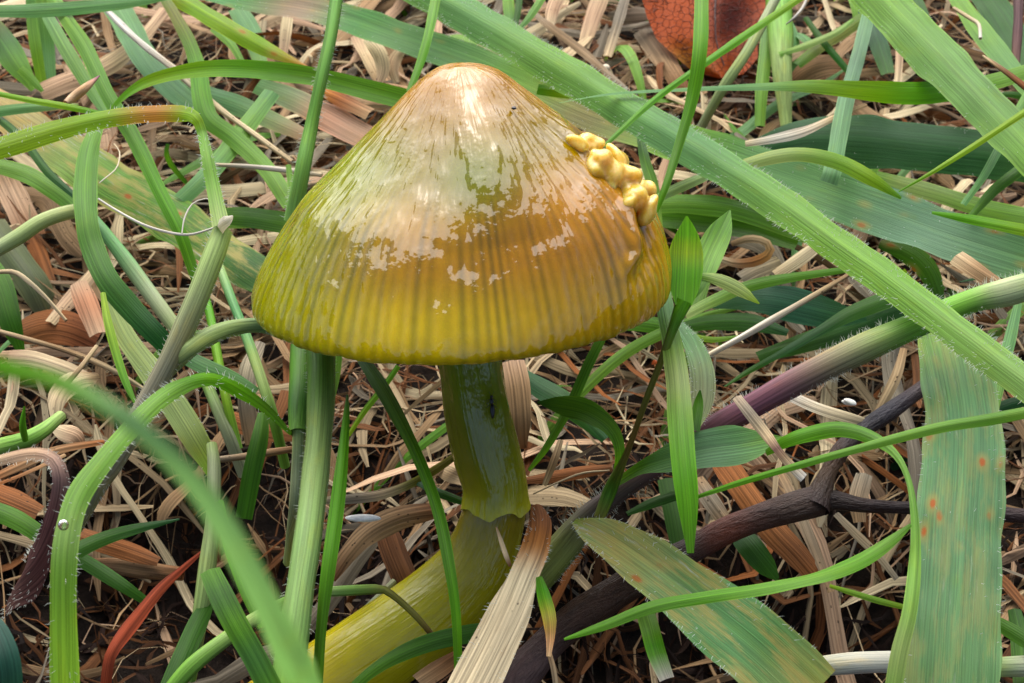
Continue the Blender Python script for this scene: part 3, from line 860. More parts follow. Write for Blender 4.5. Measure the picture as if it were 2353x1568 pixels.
G('pale blade meeting the narrow one at the split cap margin',
  [(1500, 462), (1540, 440), (1600, 413), (1650, 392)], [14, 22, 24, 14], [24, 24, 24, 23], ['bg', 'pg', 'bg'], fold=0.3)
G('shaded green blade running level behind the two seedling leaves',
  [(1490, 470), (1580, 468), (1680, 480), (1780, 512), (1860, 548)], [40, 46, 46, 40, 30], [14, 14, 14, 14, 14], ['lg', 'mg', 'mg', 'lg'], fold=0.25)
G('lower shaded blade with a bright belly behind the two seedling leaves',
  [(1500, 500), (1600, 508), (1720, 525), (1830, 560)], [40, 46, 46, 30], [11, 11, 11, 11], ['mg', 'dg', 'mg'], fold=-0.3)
G('narrow upright blade tucked behind the torn edge of the cap',
  [(1468, 300), (1482, 370), (1500, 430), (1512, 520)], [14, 24, 26, 22], [25, 25, 24, 22], ['bg', 'lg', 'lg'], fold=0.3)
G('short green blade emerging where the cap meets the long diagonal blade',
  [(1235, 205), (1290, 212), (1360, 222)], [24, 26, 14], [24, 24, 23], ['vg', 'yg', 'lg'], fold=0.3)
G('thin bright blade rising from behind the tip of the cap',
  [(940, 210), (965, 145), (985, 75), (1004, -20)], [14, 19, 22, 22], [30, 31, 32, 32], ['mg', 'vg', 'lg'], fold=0.4)
G('short blue-green upright blade at the edge of the dead shreds', [(1172, 50), (1168, 10), (1166, -40)], [24, 26, 24], [14, 15, 16], ['bg', 'lg', 'lg'], fold=0.3)
G('short dark upright blade crossed by a slanting pale one', [(1183, 62), (1190, 20), (1196, -40)], [12, 15, 14], [14, 15, 16], ['dg', 'dg'], fold=0.3)
G('short pale blade slanting across a dark upright one', [(1192, 68), (1220, 34), (1255, -20)], [10, 17, 18], [17, 18, 19], ['bg', 'lg'], fold=0.3)

# --- upper tangle on the other side of the cap
GC('slim bristly bright green stalk rising beside the cap',
   [(778, -40), (760, 80), (738, 180), (715, 290), (695, 390), (672, 508)], [28, 29, 30, 32, 36, 40], [46, 43, 40, 36, 33, 28], [(112, 172, 70), (120, 178, 78), (118, 176, 72), (130, 182, 90)], hair=16, hlen=0.6)
G('glossy green blade arching over to touch the cap near its tip',
  [(246, 262), (290, 216), (350, 182), (450, 160), (560, 157), (700, 172), (800, 194), (940, 230)], [6, 16, 26, 36, 40, 44, 46, 46], [29, 31, 32, 33, 33, 32, 30, 28], ['lg', 'vg', 'yg', 'vg', 'mg', 'mg', 'mg'], fold=-0.35)
G('yellow-green blade with an orange withered tip and a rust spot',
  [(350, -40), (430, 8), (520, 62), (610, 112), (706, 154)], [36, 40, 40, 34, 6], [24, 24, 24, 23, 22], ['og', 'yg', 'yg', 'yg', 'og'], fold=0.35, rust=0.6)
G('dark-edged olive blade bending down through the tangle and on towards the cap',
  [(362, -30), (400, 32), (436, 100), (455, 160), (464, 225), (482, 275), (535, 315), (612, 388), (668, 472)], [20, 26, 32, 40, 46, 42, 42, 42, 36], [24, 24, 23, 22, 21, 20, 19, 18, 17], ['mg', 'ol', 'mg', 'vg', 'mg', 'mg', 'lg', 'lg'], fold=0.3)
G('blue-green blade lying level along the edge of the thatch', [(-60, 26), (80, 24), (200, 16), (320, 2), (420, -20)], [30, 32, 30, 24, 16], [30, 30, 30, 30, 30], ['bg', 'bg', 'bg'], fold=0.2)
G('long slanting green blade dipping under the sharply bent blade',
  [(100, -40), (150, 40), (196, 110), (246, 215), (308, 318), (366, 438), (412, 530), (440, 610), (470, 700)], [28, 32, 36, 36, 36, 34, 30, 24, 20], [30, 29, 28, 27, 25, 23, 21, 18, 15], ['lg', 'lg', 'mg', 'mg', 'vg', 'mg', 'mg'], fold=0.45)
G('parallel grey-green blade pressed along the long slanting blade',
  [(100, 20), (150, 110), (205, 200), (255, 280)], [26, 32, 30, 14], [24, 23, 22, 21], ['bg', 'lg', 'bg'], fold=0.3)
G('wide blotched blade with yellow and rust patches running down to the cap margin',
  [(-60, 210), (20, 262), (90, 310), (170, 362), (260, 424), (360, 478), (470, 552), (560, 612), (620, 650)], [70, 84, 96, 106, 110, 108, 100, 90, 76], [15, 15, 15, 16, 16, 16, 17, 18, 18], [(200, 170, 110), (196, 180, 110), (160, 170, 90), 'lg', 'mg', 'mg', 'dg', 'dg'], fold=0.2, rust=0.9, bleach=0.7)
G('broad dark green strap bending down from behind the bent bright blade',
  [(224, 286), (204, 350), (196, 430), (199, 505), (212, 565), (245, 640), (300, 708), (360, 770), (410, 822)], [30, 44, 54, 54, 54, 54, 54, 50, 40], [32, 32, 32, 32, 31, 30, 28, 26, 23], ['lg', 'mg', (100, 158, 48), (92, 150, 44), (80, 138, 44), (66, 124, 50), 'db', 'db'], fold=0.3)
GC('smooth grey-green stalk running beside the dark strap', [(215, 505), (270, 572), (320, 640), (370, 708), (430, 790)], [30, 34, 36, 36, 34], [24, 24, 23, 22, 20], ['bg', 'bg', 'gy', 'pg'])
G('blue-green blade standing behind the white straw', [(235, -40), (285, 45), (325, 120), (385, 195), (470, 265)], [62, 64, 58, 54, 40], [15, 15, 15, 14, 13], ['bg', 'bg', (100, 156, 110), 'bg'], fold=0.15)
G('grey-green blade crossing upwards between two bent blades', [(415, 460), (470, 408), (520, 350), (570, 285), (625, 212)], [38, 42, 42, 42, 36], [17, 18, 18, 19, 19], ['bg', 'bg', 'lg', 'bg'], fold=0.25)
G('dark green level blade ending at the cap', [(500, 494), (580, 500), (680, 516)], [34, 46, 48], [13, 13, 13], ['mg', 'dg', 'mg'], fold=0.2)
G('striped dull blade lying low behind the arching glossy one', [(380, 190), (460, 215), (540, 240), (620, 275), (700, 310)], [40, 46, 46, 44, 30], [11, 11, 11, 11, 11], ['bg', (86, 140, 90), 'bg', 'pk'], fold=0.15)
G('withering blade turning pink-beige where it meets the cap', [(590, 196), (670, 226), (740, 262), (810, 300), (870, 330)], [36, 54, 62, 60, 50], [17, 17, 17, 17, 17], ['bg', (150, 170, 120), (206, 160, 126), (204, 166, 134), 'pk'], fold=0.1, rust=0.3)
G('thin yellow-green blade crossing level above the sharply bent blade', [(-40, 208), (60, 228), (140, 242), (240, 262)], [10, 14, 16, 10], [33, 33, 33, 32], ['vg', 'yg', 'vg'], fold=0.4)
G('pale blade sticking out level under the thin yellow-green one', [(-40, 262), (40, 250), (120, 244), (180, 240)], [26, 24, 18, 4], [28, 28, 28, 28], ['bg', 'bg', 'pg'], fold=0.3)
G('dark thin blade sloping down past the rust patches', [(-30, 250), (50, 318), (110, 395), (172, 450)], [16, 20, 20, 14], [27, 27, 26, 25], ['dg', 'dg', 'db'], fold=0.4)
G('mid green blade bending below the rust patches', [(-40, 372), (50, 396), (110, 428), (165, 470), (230, 545)], [36, 40, 40, 36, 20], [21, 21, 21, 20, 18], ['lg', 'lg', 'mg', 'bg'], fold=0.25)
GC('pale cream-green stalk arching up to the dark strap', [(-40, 592), (40, 545), (100, 506), (170, 485), (215, 488)], [34, 36, 36, 34, 28], [26, 27, 28, 28, 26], ['gy', 'pg', (196, 206, 140), 'pg'])
G('upright green blade beside a blue-green one at the thatch edge', [(96, 190), (84, 120), (74, 50), (70, -20)], [22, 26, 26, 24], [10, 14, 17, 20], ['lg', 'lg', 'bg'], fold=0.3)
G('upright blue-green blade beside a narrower green one', [(114, 185), (108, 110), (102, 50), (98, -20)], [30, 34, 36, 34], [8, 11, 14, 17], ['bg', 'bg', 'lg'], fold=0.2)
G('dark olive leaf with a blunt tip poking out of the straw', [(-40, 40), (0, 90), (40, 150), (80, 205)], [50, 62, 52, 20], [16, 15, 14, 12], ['ol', 'dg', 'mg', 'lg'], fold=0.25)
G('small green leaf lying under the blunt olive leaf', [(45, 158), (70, 180), (98, 210)], [20, 24, 8], [17, 16, 15], ['lg', 'mg'], fold=0.3)
G('thin shaded blade between the white straw and the bristly stalk', [(490, 65), (530, 100), (560, 150)], [18, 20, 14], [13, 13, 12], ['lg', 'mg'], fold=0.3)
G('faint green blade behind the withered orange tip', [(545, 20), (580, 80), (600, 150)], [44, 46, 30], [8, 8, 8], ['bg', 'bg', 'lg'], fold=0.1)
G('small curled green tendril in front of the brown straw', [(386, 330), (382, 352), (395, 380), (428, 420)], [8, 11, 13, 10], [18, 17, 15, 12], ['dg', 'mg', 'dg'], fold=0.3)
G('cut green stub beside the bristly stalk', [(662, 378), (668, 420), (676, 480)], [12, 16, 18], [24, 23, 22], ['lg', 'lg'], fold=0.3)

G('flesh-pink pointed bud with a purple tip beside the long slanting blade', [(150, 236), (170, 222), (198, 200), (228, 174)], [14, 24, 20, 3], [31, 31, 32, 32], [(226, 190, 150), (232, 196, 150), (230, 186, 140), (140, 70, 110)], name='grass_bud', cat='grass bud', mode='tube')

# --- the bent shoot: stalk, sheath and leaf are one plant
b0, _ = on_h(215, 1140, 18)
SH = thing('grass_shoot', 'hairy grass shoot with a streaked grey stalk and a sharply bent bright leaf', 'grass shoot', b0)
def part(name, pts, w, h, col, parent, mode='leaf', **kw):
    return blade(name, kw.pop('label', None), None, pts, w, h, col, mode=mode, parent=parent, **kw)
part('stalk', [(170, 1210), (215, 1130), (262, 1055), (322, 955), (385, 835), (440, 715), (482, 610), (512, 528)], [44, 48, 52, 52, 54, 54, 52, 44], [16, 20, 25, 30, 35, 39, 42, 44], [(150, 150, 120), 'gy', (190, 186, 160), (178, 170, 140), (170, 176, 130), 'pg', 'pg'], SH, 'tube', hair=12, hlen=0.5)
part('leaf', [(-60, 358), (40, 328), (140, 297), (250, 272), (350, 261), (425, 262), (452, 276), (464, 305), (476, 360), (490, 430), (508, 520)],
     [50, 48, 46, 42, 40, 36, 24, 22, 28, 34, 40], [47, 47, 47, 47, 47, 47, 47, 46, 46, 45, 45], ['yg', 'yg', 'yg', 'yg', 'og', 'yg', 'yg', 'lg', 'lg', 'lg', 'pg'], SH, fold=0.35, hair=10, hlen=0.5)
part('ligule', [(508, 520), (522, 505), (534, 495)], [26, 22, 4], [45, 46, 46], ['wh', 'wh'], SH, fold=0.5)
part('side_shoot', [(350, 895), (425, 810), (490, 768), (550, 750), (600, 748), (640, 762)], [18, 42, 42, 38, 34, 24], [29, 36, 36, 35, 34, 32], ['gy', 'pg', 'pg', (140, 176, 120), 'bg'], SH, 'tube', hair=12, hlen=0.45)
DROP_LEAF = G('long bright blade looping over the grey stalk and down with a dewdrop on its bend',
  [(668, 996), (610, 938), (545, 895), (485, 872), (430, 882), (365, 920), (300, 985), (232, 1065), (180, 1140), (155, 1225), (146, 1320), (146, 1440), (150, 1620)],
  [8, 24, 32, 32, 34, 42, 46, 48, 54, 58, 60, 64, 66], [30, 33, 36, 39, 41, 43, 44, 45, 45, 44, 42, 38, 30], ['mg', 'mg', 'vg', 'vg', 'mg', 'lg', 'lg', 'lg', 'lg', (150, 196, 100), 'lg', 'lg', 'lg'], fold=0.4, hair=6, hlen=0.55)
NEAR = G('tall out-of-focus pale green blade arching over the bright looping blade',
  [(-60, 830), (30, 850), (120, 872), (210, 912), (300, 968), (390, 1048), (470, 1140), (540, 1252), (605, 1375), (660, 1490), (705, 1600), (750, 1800)],
  [40, 42, 42, 42, 44, 48, 54, 60, 66, 74, 80, 80], [112, 114, 116, 117, 117, 116, 114, 111, 107, 100, 88, 40], ['vg', 'vg', 'lg', (130, 184, 110), (126, 182, 128), (124, 180, 130), (122, 178, 126), (122, 178, 120), (116, 172, 110), 'bg'], fold=0.3, lean=0.0)

# --- stalks and blades between the shoot and the stem
G('slender yellow-green blade hanging beside the pale strap', [(236, 672), (248, 740), (268, 815), (290, 880), (316, 936)], [12, 20, 20, 16, 6], [30, 30, 29, 28, 27], ['yg', 'yg', 'vg', 'mg'], fold=0.4)
G('pale green strap sloping down behind the grey stalk', [(250, 690), (290, 775), (345, 850), (400, 930), (450, 1010), (490, 1080)], [26, 48, 58, 60, 58, 40], [22, 21, 20, 19, 17, 13], ['pg', 'pg', 'pg', (158, 188, 110), 'pg', 'lg'], fold=0.2, hair=2)
GC('thin pale stalk passing behind the side shoot beside the cap', [(500, 600), (530, 682), (565, 770), (600, 870), (628, 960), (655, 1070)], [20, 22, 24, 25, 25, 24], [24, 24, 23, 21, 18, 12], ['pg', 'bg', 'bg', 'pg', 'lg', 'lg'])
GC('bright slim stalk beneath the bent shoot', [(466, 660), (484, 730), (500, 820), (520, 920), (548, 1030)], [18, 20, 21, 22, 20], [20, 19, 18, 16, 12], ['vg', 'vg', 'yg', 'lg'])
GC('short pale stalk under the looping blade', [(470, 870), (500, 940), (530, 1010), (560, 1090)], [24, 30, 30, 28], [16, 15, 13, 9], ['lg', 'gy', 'gy'])
G('blue-green blade end showing between grey stalk and thin pale stalk', [(410, 810), (470, 842), (530, 868), (590, 900)], [34, 38, 34, 20], [22, 22, 21, 20], ['db', 'bg', 'bg'], fold=0.2)
GC('broad light green stalk standing under the cap margin', [(736, 790), (738, 880), (734, 980), (722, 1110), (706, 1240), (684, 1390), (655, 1600)], [64, 66, 64, 62, 64, 70, 76], [31, 31, 30, 29, 28, 26, 22], ['mg', 'lg', 'pg', (150, 190, 108), (152, 192, 110), 'lg'], hair=7, hlen=0.5)
b0, _ = on_h(660, 1290, 6)
SN = thing('grass_shoot', 'dark green sheath with a joint standing beside the broad light stalk', 'grass shoot', b0)
part('sheath', [(694, 780), (693, 860), (690, 930), (686, 994)], [54, 56, 54, 44], [27, 26.5, 26, 25], ['dg', 'mg', (84, 140, 50), 'lg'], SN, 'tube')
part('stalk', [(686, 985), (684, 1070), (678, 1170), (664, 1290)], [30, 30, 30, 28], [25, 22, 18, 6], ['pg', 'gy', 'pg'], SN, 'tube')
G('bright pointed blade standing free beside the broad light stalk', [(798, 906), (795, 960), (786, 1060), (772, 1180), (755, 1300), (738, 1440), (728, 1600)], [4, 16, 28, 34, 32, 26, 24], [33, 33, 32, 30, 28, 24, 18], ['bg', 'vg', 'vg', 'vg', 'mg', 'mg'], fold=0.5)
G('thin green blade curving down in front of the bent stem', [(830, 820), (870, 880), (910, 950), (960, 1050), (1005, 1170), (1032, 1300), (1048, 1420), (1054, 1600)], [26, 34, 32, 28, 27, 26, 22, 18], [28, 28, 28, 28, 27, 25, 22, 16], ['dg', 'mg', 'mg', 'vg', 'mg', 'vg', 'mg'], fold=0.45)
G('short green strip beside the cap margin and broad light stalk', [(772, 812), (768, 870), (758, 940)], [30, 24, 10], [24, 23, 22], ['mg', 'lg'], fold=0.3)
G('green blade lying across the foot of the stem', [(780, 1610), (850, 1545), (920, 1502), (1000, 1472), (1085, 1454), (1140, 1446)], [20, 28, 36, 42, 42, 36], [12, 14, 15, 15, 14, 13], ['mg', 'mg', 'dg', 'dg', 'dg'], fold=0.3)
GC('olive bent stalk with a knee resting against the stem foot', [(735, 1360), (800, 1356), (868, 1353), (890, 1358), (930, 1390), (965, 1425), (1000, 1468)], [24, 24, 22, 18, 16, 15, 13], [18, 18, 18, 18, 17, 16, 14], ['pg', 'lg', 'ol', 'ol', 'ol', 'br'])
GC('dim grey-green stalk slanting under the olive knee', [(905, 1335), (850, 1390), (800, 1440), (750, 1500)], [14, 18, 20, 20], [6, 6, 6, 5], ['gy', (120, 136, 100), 'gy'])
G('short dark green blade poking at the torn stem sleeve', [(960, 1108), (1000, 1128), (1035, 1142), (1062, 1152)], [14, 20, 20, 16], [16, 17, 17, 17], ['db', 'dg', 'dg'], fold=0.3)
G('dark hairless blade behind the stem beside the tan dead leaf', [(1200, 860), (1240, 890), (1290, 920), (1340, 960), (1390, 1010)], [30, 46, 50, 44, 20], [10, 10, 10, 9, 8], ['db', 'db', 'dg', 'db'], fold=0.3)
G('thin green blade sloping up to the cap margin behind the seedling stem', [(1215, 1080), (1260, 1020), (1310, 930), (1350, 840), (1385, 770)], [8, 18, 22, 24, 20], [14, 17, 20, 23, 25], ['mg', 'mg', 'dg', 'mg'], fold=0.3)
G('fine green blade crossing up behind the pointed blade', [(800, 1000), (840, 940), (880, 890), (915, 840)], [10, 14, 15, 12], [14, 16, 18, 20], ['yg', 'mg', 'mg'], fold=0.3)

# --- lower corner group
G('cut-off dark ribbed blade with a square torn end', [(482, 1310), (510, 1372), (545, 1440), (585, 1510), (630, 1600)], [46, 56, 58, 58, 56], [30, 30, 29, 27, 24], ['mg', 'dg', 'mg', (84, 140, 66), 'mg'], fold=0.2)
GC('pale drooping stalk behind the cut-off ribbed blade', [(486, 1020), (492, 1080), (488, 1190), (474, 1320), (456, 1440), (440, 1560)], [26, 32, 32, 40, 36, 24], [24, 23, 21, 18, 14, 8], ['pg', 'gy', 'pg', 'pg', 'lg'])
G('bright slim blade behind the out-of-focus blade', [(505, 1150), (525, 1250), (560, 1350), (600, 1440)], [16, 26, 26, 16], [24, 24, 22, 18], ['vg', 'vg', 'mg'], fold=0.4)
GC('light stalk crossing behind the cut-off ribbed blade', [(380, 1600), (440, 1530), (520, 1466), (590, 1418), (660, 1378)], [36, 40, 38, 32, 22], [18, 20, 21, 21, 20], ['lg', 'lg', 'pg', 'lg'])
G('dark shaded blade below the drooping pale stalk', [(380, 1600), (420, 1510), (455, 1430), (485, 1370)], [44, 50, 44, 20], [15, 16, 16, 16], ['dg', 'dg', 'dg'], fold=0.3)
G('small dim blade pointing away from the dewdrop blade', [(165, 1270), (230, 1240), (310, 1215), (412, 1192)], [40, 32, 24, 4], [20, 20, 20, 20], ['dg', 'dg', 'db'], fold=0.3)
G('dim blade sloping below the dewdrop blade into the dark hollow', [(160, 1270), (220, 1305), (290, 1350), (350, 1390)], [30, 34, 30, 16], [10, 9, 8, 6], ['dg', 'dg'], fold=0.3)
G('dark blade half hidden under the purple withered leaf', [(-40, 1160), (40, 1195), (110, 1240)], [40, 46, 40], [14, 14, 13], ['dg', 'mg', 'dg'], fold=0.3)
G('dark blue-green leaf with a pale margin at the edge of the hollow', [(-60, 1400), (-14, 1460), (10, 1530), (16, 1620)], [60, 72, 76, 70], [34, 34, 33, 30], [(40, 90, 80), (50, 100, 84), (40, 90, 70)], fold=0.3)
G('thick short dark green blade behind the thin stalk by the hollow', [(605, 948), (596, 1010), (580, 1080), (560, 1190)], [26, 42, 42, 38], [25, 24, 22, 18], ['mg', 'dg', 'dg'], fold=0.3)
G('limp dark green leaf with a pale rim beside the brown husks', [(-30, 600), (0, 660), (24, 740), (50, 810)], [50, 60, 50, 16], [18, 17, 15, 12], ['mg', 'dg', 'dg'], fold=0.2)
G('pale bloated stalk base in the shade under the cream-green stalk', [(-20, 520), (30, 590), (80, 660), (120, 740)], [70, 74, 70, 40], [8, 7, 6, 3], [(130, 140, 100), (110, 130, 84), (120, 120, 90)], fold=0.7)
b0, _ = on_h(-20, 1040, 18)
SD = thing('grass_seedling', 'light green stubby shoot with a small upright spike beside the dried curl', 'seedling', b0)
part('stalk', [(-50, 1040), (10, 1026), (56, 1012), (100, 988), (140, 955)], [44, 46, 40, 34, 26], [24, 25, 26, 26, 25], ['pg', 'lg', 'lg', 'pg'], SD, 'tube')
part('spike', [(58, 1010), (52, 975), (56, 934)], [15, 16, 4], [27, 29, 31], ['vg', 'vg'], SD, 'tube')

# --- seedling beside the cap
b0, _ = on_h(1390, 1175, 14)
HB = thing('broadleaf_seedling', 'broadleaved green seedling with a slender olive stem beside the cap', 'seedling', b0)
part('stem', [(1376, 1190), (1402, 1125), (1432, 1058), (1455, 1000), (1485, 915), (1520, 825), (1548, 748), (1572, 690)], [26, 32, 18, 14, 15, 17, 24, 40], [16, 18, 22, 25, 29, 33, 36, 38], ['ol', 'mg', 'ol', (150, 120, 50), 'ol', 'ol', 'mg', 'vg'], HB, 'tube', wav=0.03)
part('leaf', [(1570, 700), (1572, 660), (1574, 620), (1576, 575), (1578, 535), (1577, 496)], [36, 66, 82, 80, 50, 4], [38, 39, 40, 41, 42, 43], ['vg', 'vg', 'vg', 'yg', 'vg', 'vg'], HB, fold=-0.25, lean=0.1, label='bright upright leaf with a dark midrib')
part('leaf', [(1578, 690), (1605, 640), (1630, 580), (1655, 528), (1677, 482)], [24, 52, 64, 52, 4], [37, 38, 38, 38, 38], ['mg', 'mg', 'lg', 'mg', 'mg'], HB, fold=-0.25, lean=0.3)
part('leaf', [(1600, 630), (1650, 642), (1700, 666), (1744, 697)], [10, 28, 30, 3], [38, 38, 37, 36], ['lg', 'pg', 'pg', 'yg'], HB, fold=0.3)
part('leaf', [(1412, 1105), (1424, 1040), (1405, 985), (1350, 945), (1290, 930), (1234, 924)], [16, 22, 34, 52, 44, 4], [19, 23, 25, 26, 26, 26], ['vg', 'mg', 'mg', 'mg', 'mg', 'dg'], HB, fold=-0.15, lean=0.6)
part('leaf', [(1415, 1110), (1470, 1075), (1540, 1050), (1620, 1030), (1710, 1018), (1800, 1004)], [16, 30, 66, 88, 78, 4], [18, 20, 22, 23, 23, 22], ['lg', 'mg', 'bg', (108, 164, 110), 'bg', 'lg'], HB, fold=-0.2, lean=0.6)
G('wet bright blade hanging from the cap edge in front of the hairy purple stalk',
  [(1532, 640), (1528, 700), (1542, 780), (1556, 870), (1562, 960), (1570, 1060), (1580, 1160), (1586, 1270)], [16, 36, 44, 56, 58, 56, 46, 16], [34, 34, 34, 34, 34, 33, 31, 28], ['pg', 'bg', 'lg', 'pg', 'lg', 'vg', 'vg', 'mg'], fold=0.25)
G('grey-green hairy leaf tucked behind the wet bright blade', [(1560, 740), (1592, 790), (1612, 850), (1612, 920), (1592, 985)], [16, 44, 58, 52, 24], [26, 26, 26, 25, 24], [(112, 158, 112), 'bg', 'gy', 'pg'], fold=0.2, hair=12, hlen=0.4)
G('small dark pointed leaf at the foot of the hairy grey-green leaf', [(1608, 896), (1604, 930), (1594, 990)], [4, 24, 26], [29, 28, 27], ['dg', 'mg', 'dg'], fold=0.3)
GC('stout hairy stalk flushed purple, rising to a pale joint',
   [(1220, 1345), (1290, 1262), (1360, 1180), (1440, 1118), (1530, 1056), (1640, 984), (1800, 892), (1950, 815), (2100, 748), (2230, 692), (2310, 672), (2420, 640)],
   [70, 78, 60, 50, 52, 60, 66, 68, 64, 60, 66, 56], [8, 11, 14, 16, 18, 21, 25, 29, 32, 34, 35, 36], [(140, 150, 70), (150, 160, 80), (110, 100, 84), (110, 92, 84), (128, 90, 92), 'pu', (148, 104, 112), (164, 164, 120), 'lg', 'lg', (190, 206, 150), 'lg'], hair=22, hlen=0.75)
G('rust-speckled yellowing hairy leaf folded out from the stalk base',
  [(1318, 1196), (1370, 1216), (1440, 1258), (1520, 1315), (1620, 1392), (1730, 1480), (1860, 1600)], [12, 70, 110, 136, 156, 172, 180], [20, 22, 23, 23, 22, 21, 19], ['yg', 'pg', (172, 186, 110), (140, 176, 104), 'bg', 'bg', (160, 180, 96)], fold=-0.2, rust=0.8, bleach=0.7, hair=10, hlen=0.55, nu=8)
G('very wide upright blue-green leaf streaked white and red with rust',
  [(2172, 760), (2196, 860), (2212, 960), (2212, 1080), (2204, 1210), (2198, 1340), (2190, 1460), (2180, 1640)], [120, 158, 178, 186, 194, 204, 210, 212], [27, 27, 27, 27, 26, 25, 24, 22], ['lg', (108, 164, 98), (100, 160, 104), (112, 168, 110), (98, 154, 100), (108, 162, 100), (104, 158, 92)], fold=0.12, rust=1.0, bleach=0.26, hair=5, hlen=0.5, nu=8)
G('twisting green blade slung across the yellowing leaf', [(1296, 1468), (1390, 1436), (1500, 1394), (1620, 1372), (1760, 1352), (1880, 1326), (1970, 1292), (2040, 1248), (2092, 1205)], [6, 24, 30, 32, 38, 44, 40, 28, 8], [26, 27, 28, 28, 29, 30, 31, 32, 33], ['vg', 'mg', 'mg', 'vg', 'lg', 'vg', 'lg', 'mg'], fold=0.3, roll=[0, 0, 0, 0.2, 0.4, 0.5, 0.3, 0, 0])
G('arched blade dropping beside the very wide leaf',
  [(1760, 1040), (1810, 1012), (1870, 994), (1930, 986), (1995, 1002), (2055, 1042), (2086, 1100), (2100, 1180), (2102, 1280), (2090, 1400), (2066, 1500), (2046, 1620)], [14, 30, 36, 36, 30, 18, 14, 18, 26, 34, 40, 42], [26, 28, 29, 30, 31, 32, 32, 32, 31, 30, 28, 25], ['mg', 'vg', 'vg', 'mg', 'mg', 'lg', 'mg', 'lg', 'lg', 'pg', 'lg'], fold=0.35)
G('straight narrow blade crossing the very wide leaf', [(1590, 1145), (1700, 1108), (1830, 1070), (1980, 1028), (2150, 984), (2280, 962), (2420, 935)], [8, 14, 17, 20, 24, 28, 28], [30, 32, 34, 36, 38, 39, 40], ['mg', 'vg', 'mg', 'lg', 'mg', 'lg'], fold=0.5)
G('dark wide leaf with fine ribs under the pale diagonal straw', [(1628, 706), (1690, 690), (1770, 690), (1850, 706), (1920, 722), (1990, 730)], [6, 44, 66, 80, 60, 16], [14, 14, 14, 13, 12, 11], ['db', 'db', (56, 110, 90), 'db', 'db'], fold=0.1)
G('dark narrow blade sloping over the fine-ribbed dark leaf', [(1664, 888), (1720, 852), (1790, 814), (1880, 762), (1960, 718), (2060, 680)], [4, 12, 16, 24, 36, 44], [18, 18, 19, 19, 19, 19], ['dg', 'dg', 'db', 'dg', 'dg'], fold=0.3)
G('slim green blade above the fine-ribbed dark leaf', [(1572, 724), (1640, 690), (1710, 660), (1800, 640), (1950, 618)], [22, 26, 26, 24, 12], [18, 18, 18, 18, 17], ['pg', 'lg', 'mg', 'mg'], fold=0.3)
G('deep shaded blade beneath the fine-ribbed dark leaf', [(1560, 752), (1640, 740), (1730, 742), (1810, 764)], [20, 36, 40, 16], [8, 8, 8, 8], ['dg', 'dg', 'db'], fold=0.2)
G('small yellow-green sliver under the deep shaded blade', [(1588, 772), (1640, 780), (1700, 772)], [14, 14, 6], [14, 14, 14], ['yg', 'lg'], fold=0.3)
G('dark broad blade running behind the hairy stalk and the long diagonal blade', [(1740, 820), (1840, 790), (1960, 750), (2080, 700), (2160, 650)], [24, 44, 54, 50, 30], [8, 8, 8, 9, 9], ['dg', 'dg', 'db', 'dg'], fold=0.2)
G('arching shaded leaf with rust under the rust-spotted wide blade', [(2020, 560), (2080, 578), (2130, 620), (2160, 690)], [20, 46, 50, 20], [16, 16, 15, 13], ['dg', 'mg', 'dg'], fold=0.2, rust=0.7, hair=4)
G('tiny bright sprout standing under the rust-spotted wide blade', [(2096, 575 + 85), (2088, 640), (2075, 618)], [12, 12, 6], [24, 25, 26], ['vg', 'yg'], fold=0.4)
G('slim blue-green blade slanting beside the very wide leaf', [(2340, 690), (2322, 770), (2302, 850), (2286, 940)], [18, 26, 28, 18], [22, 22, 22, 21], ['bg', 'bg', 'lg'], fold=0.3)
G('pale thin blade sloping behind the twig under the twisting blade', [(1905, 1345), (1960, 1362), (2020, 1380), (2080, 1395)], [8, 13, 14, 12], [17, 16, 15, 14], ['yg', 'lg', 'yg'], fold=0.4)
G('dark stiff blade standing under the twig', [(1690, 1215), (1725, 1258), (1760, 1300), (1786, 1330)], [40, 56, 46, 10], [9, 9, 8, 7], ['db', 'dg', 'dg'], fold=0.2)
G('short green blade with a white broken end below the yellowing leaf', [(1480, 1400), (1492, 1440), (1508, 1500), (1532, 1560)], [44, 46, 44, 34], [18, 18, 17, 16], ['mg', 'lg', 'vg', 'wh'], fold=0.3)
G('small leaf withering from green to flesh pink at its tip', [(1238, 1325), (1250, 1372), (1262, 1420), (1264, 1465), (1260, 1508)], [14, 32, 34, 20, 10], [22, 22, 22, 21, 21], ['mg', 'vg', (200, 190, 70), (222, 170, 110), (224, 190, 140)], fold=0.3)
GC('thick whitish stalk lying level behind the arched dropping blade', [(1880, 1530), (1970, 1522), (2060, 1520), (2130, 1524)], [46, 54, 54, 46], [12, 12, 12, 12], [(206, 212, 190), 'wh', (200, 206, 184)])
GC('pale stalk stub on the far side of the very wide leaf', [(2290, 1532), (2350, 1530), (2420, 1530)], [50, 54, 54], [12, 12, 12], ['pg', 'wh'])
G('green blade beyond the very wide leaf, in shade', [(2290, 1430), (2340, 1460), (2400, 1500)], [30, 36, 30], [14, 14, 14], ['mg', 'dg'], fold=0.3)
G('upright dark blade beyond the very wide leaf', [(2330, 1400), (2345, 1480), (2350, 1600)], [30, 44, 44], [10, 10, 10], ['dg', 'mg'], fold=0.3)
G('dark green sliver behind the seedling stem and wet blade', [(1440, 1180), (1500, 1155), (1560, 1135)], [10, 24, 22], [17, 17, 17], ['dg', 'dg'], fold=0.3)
G('dark broad blade behind the wet blade below the hairy stalk', [(1530, 1100), (1548, 1180), (1560, 1250)], [40, 50, 40], [12, 11, 10], ['dg', 'dg'], fold=0.2)

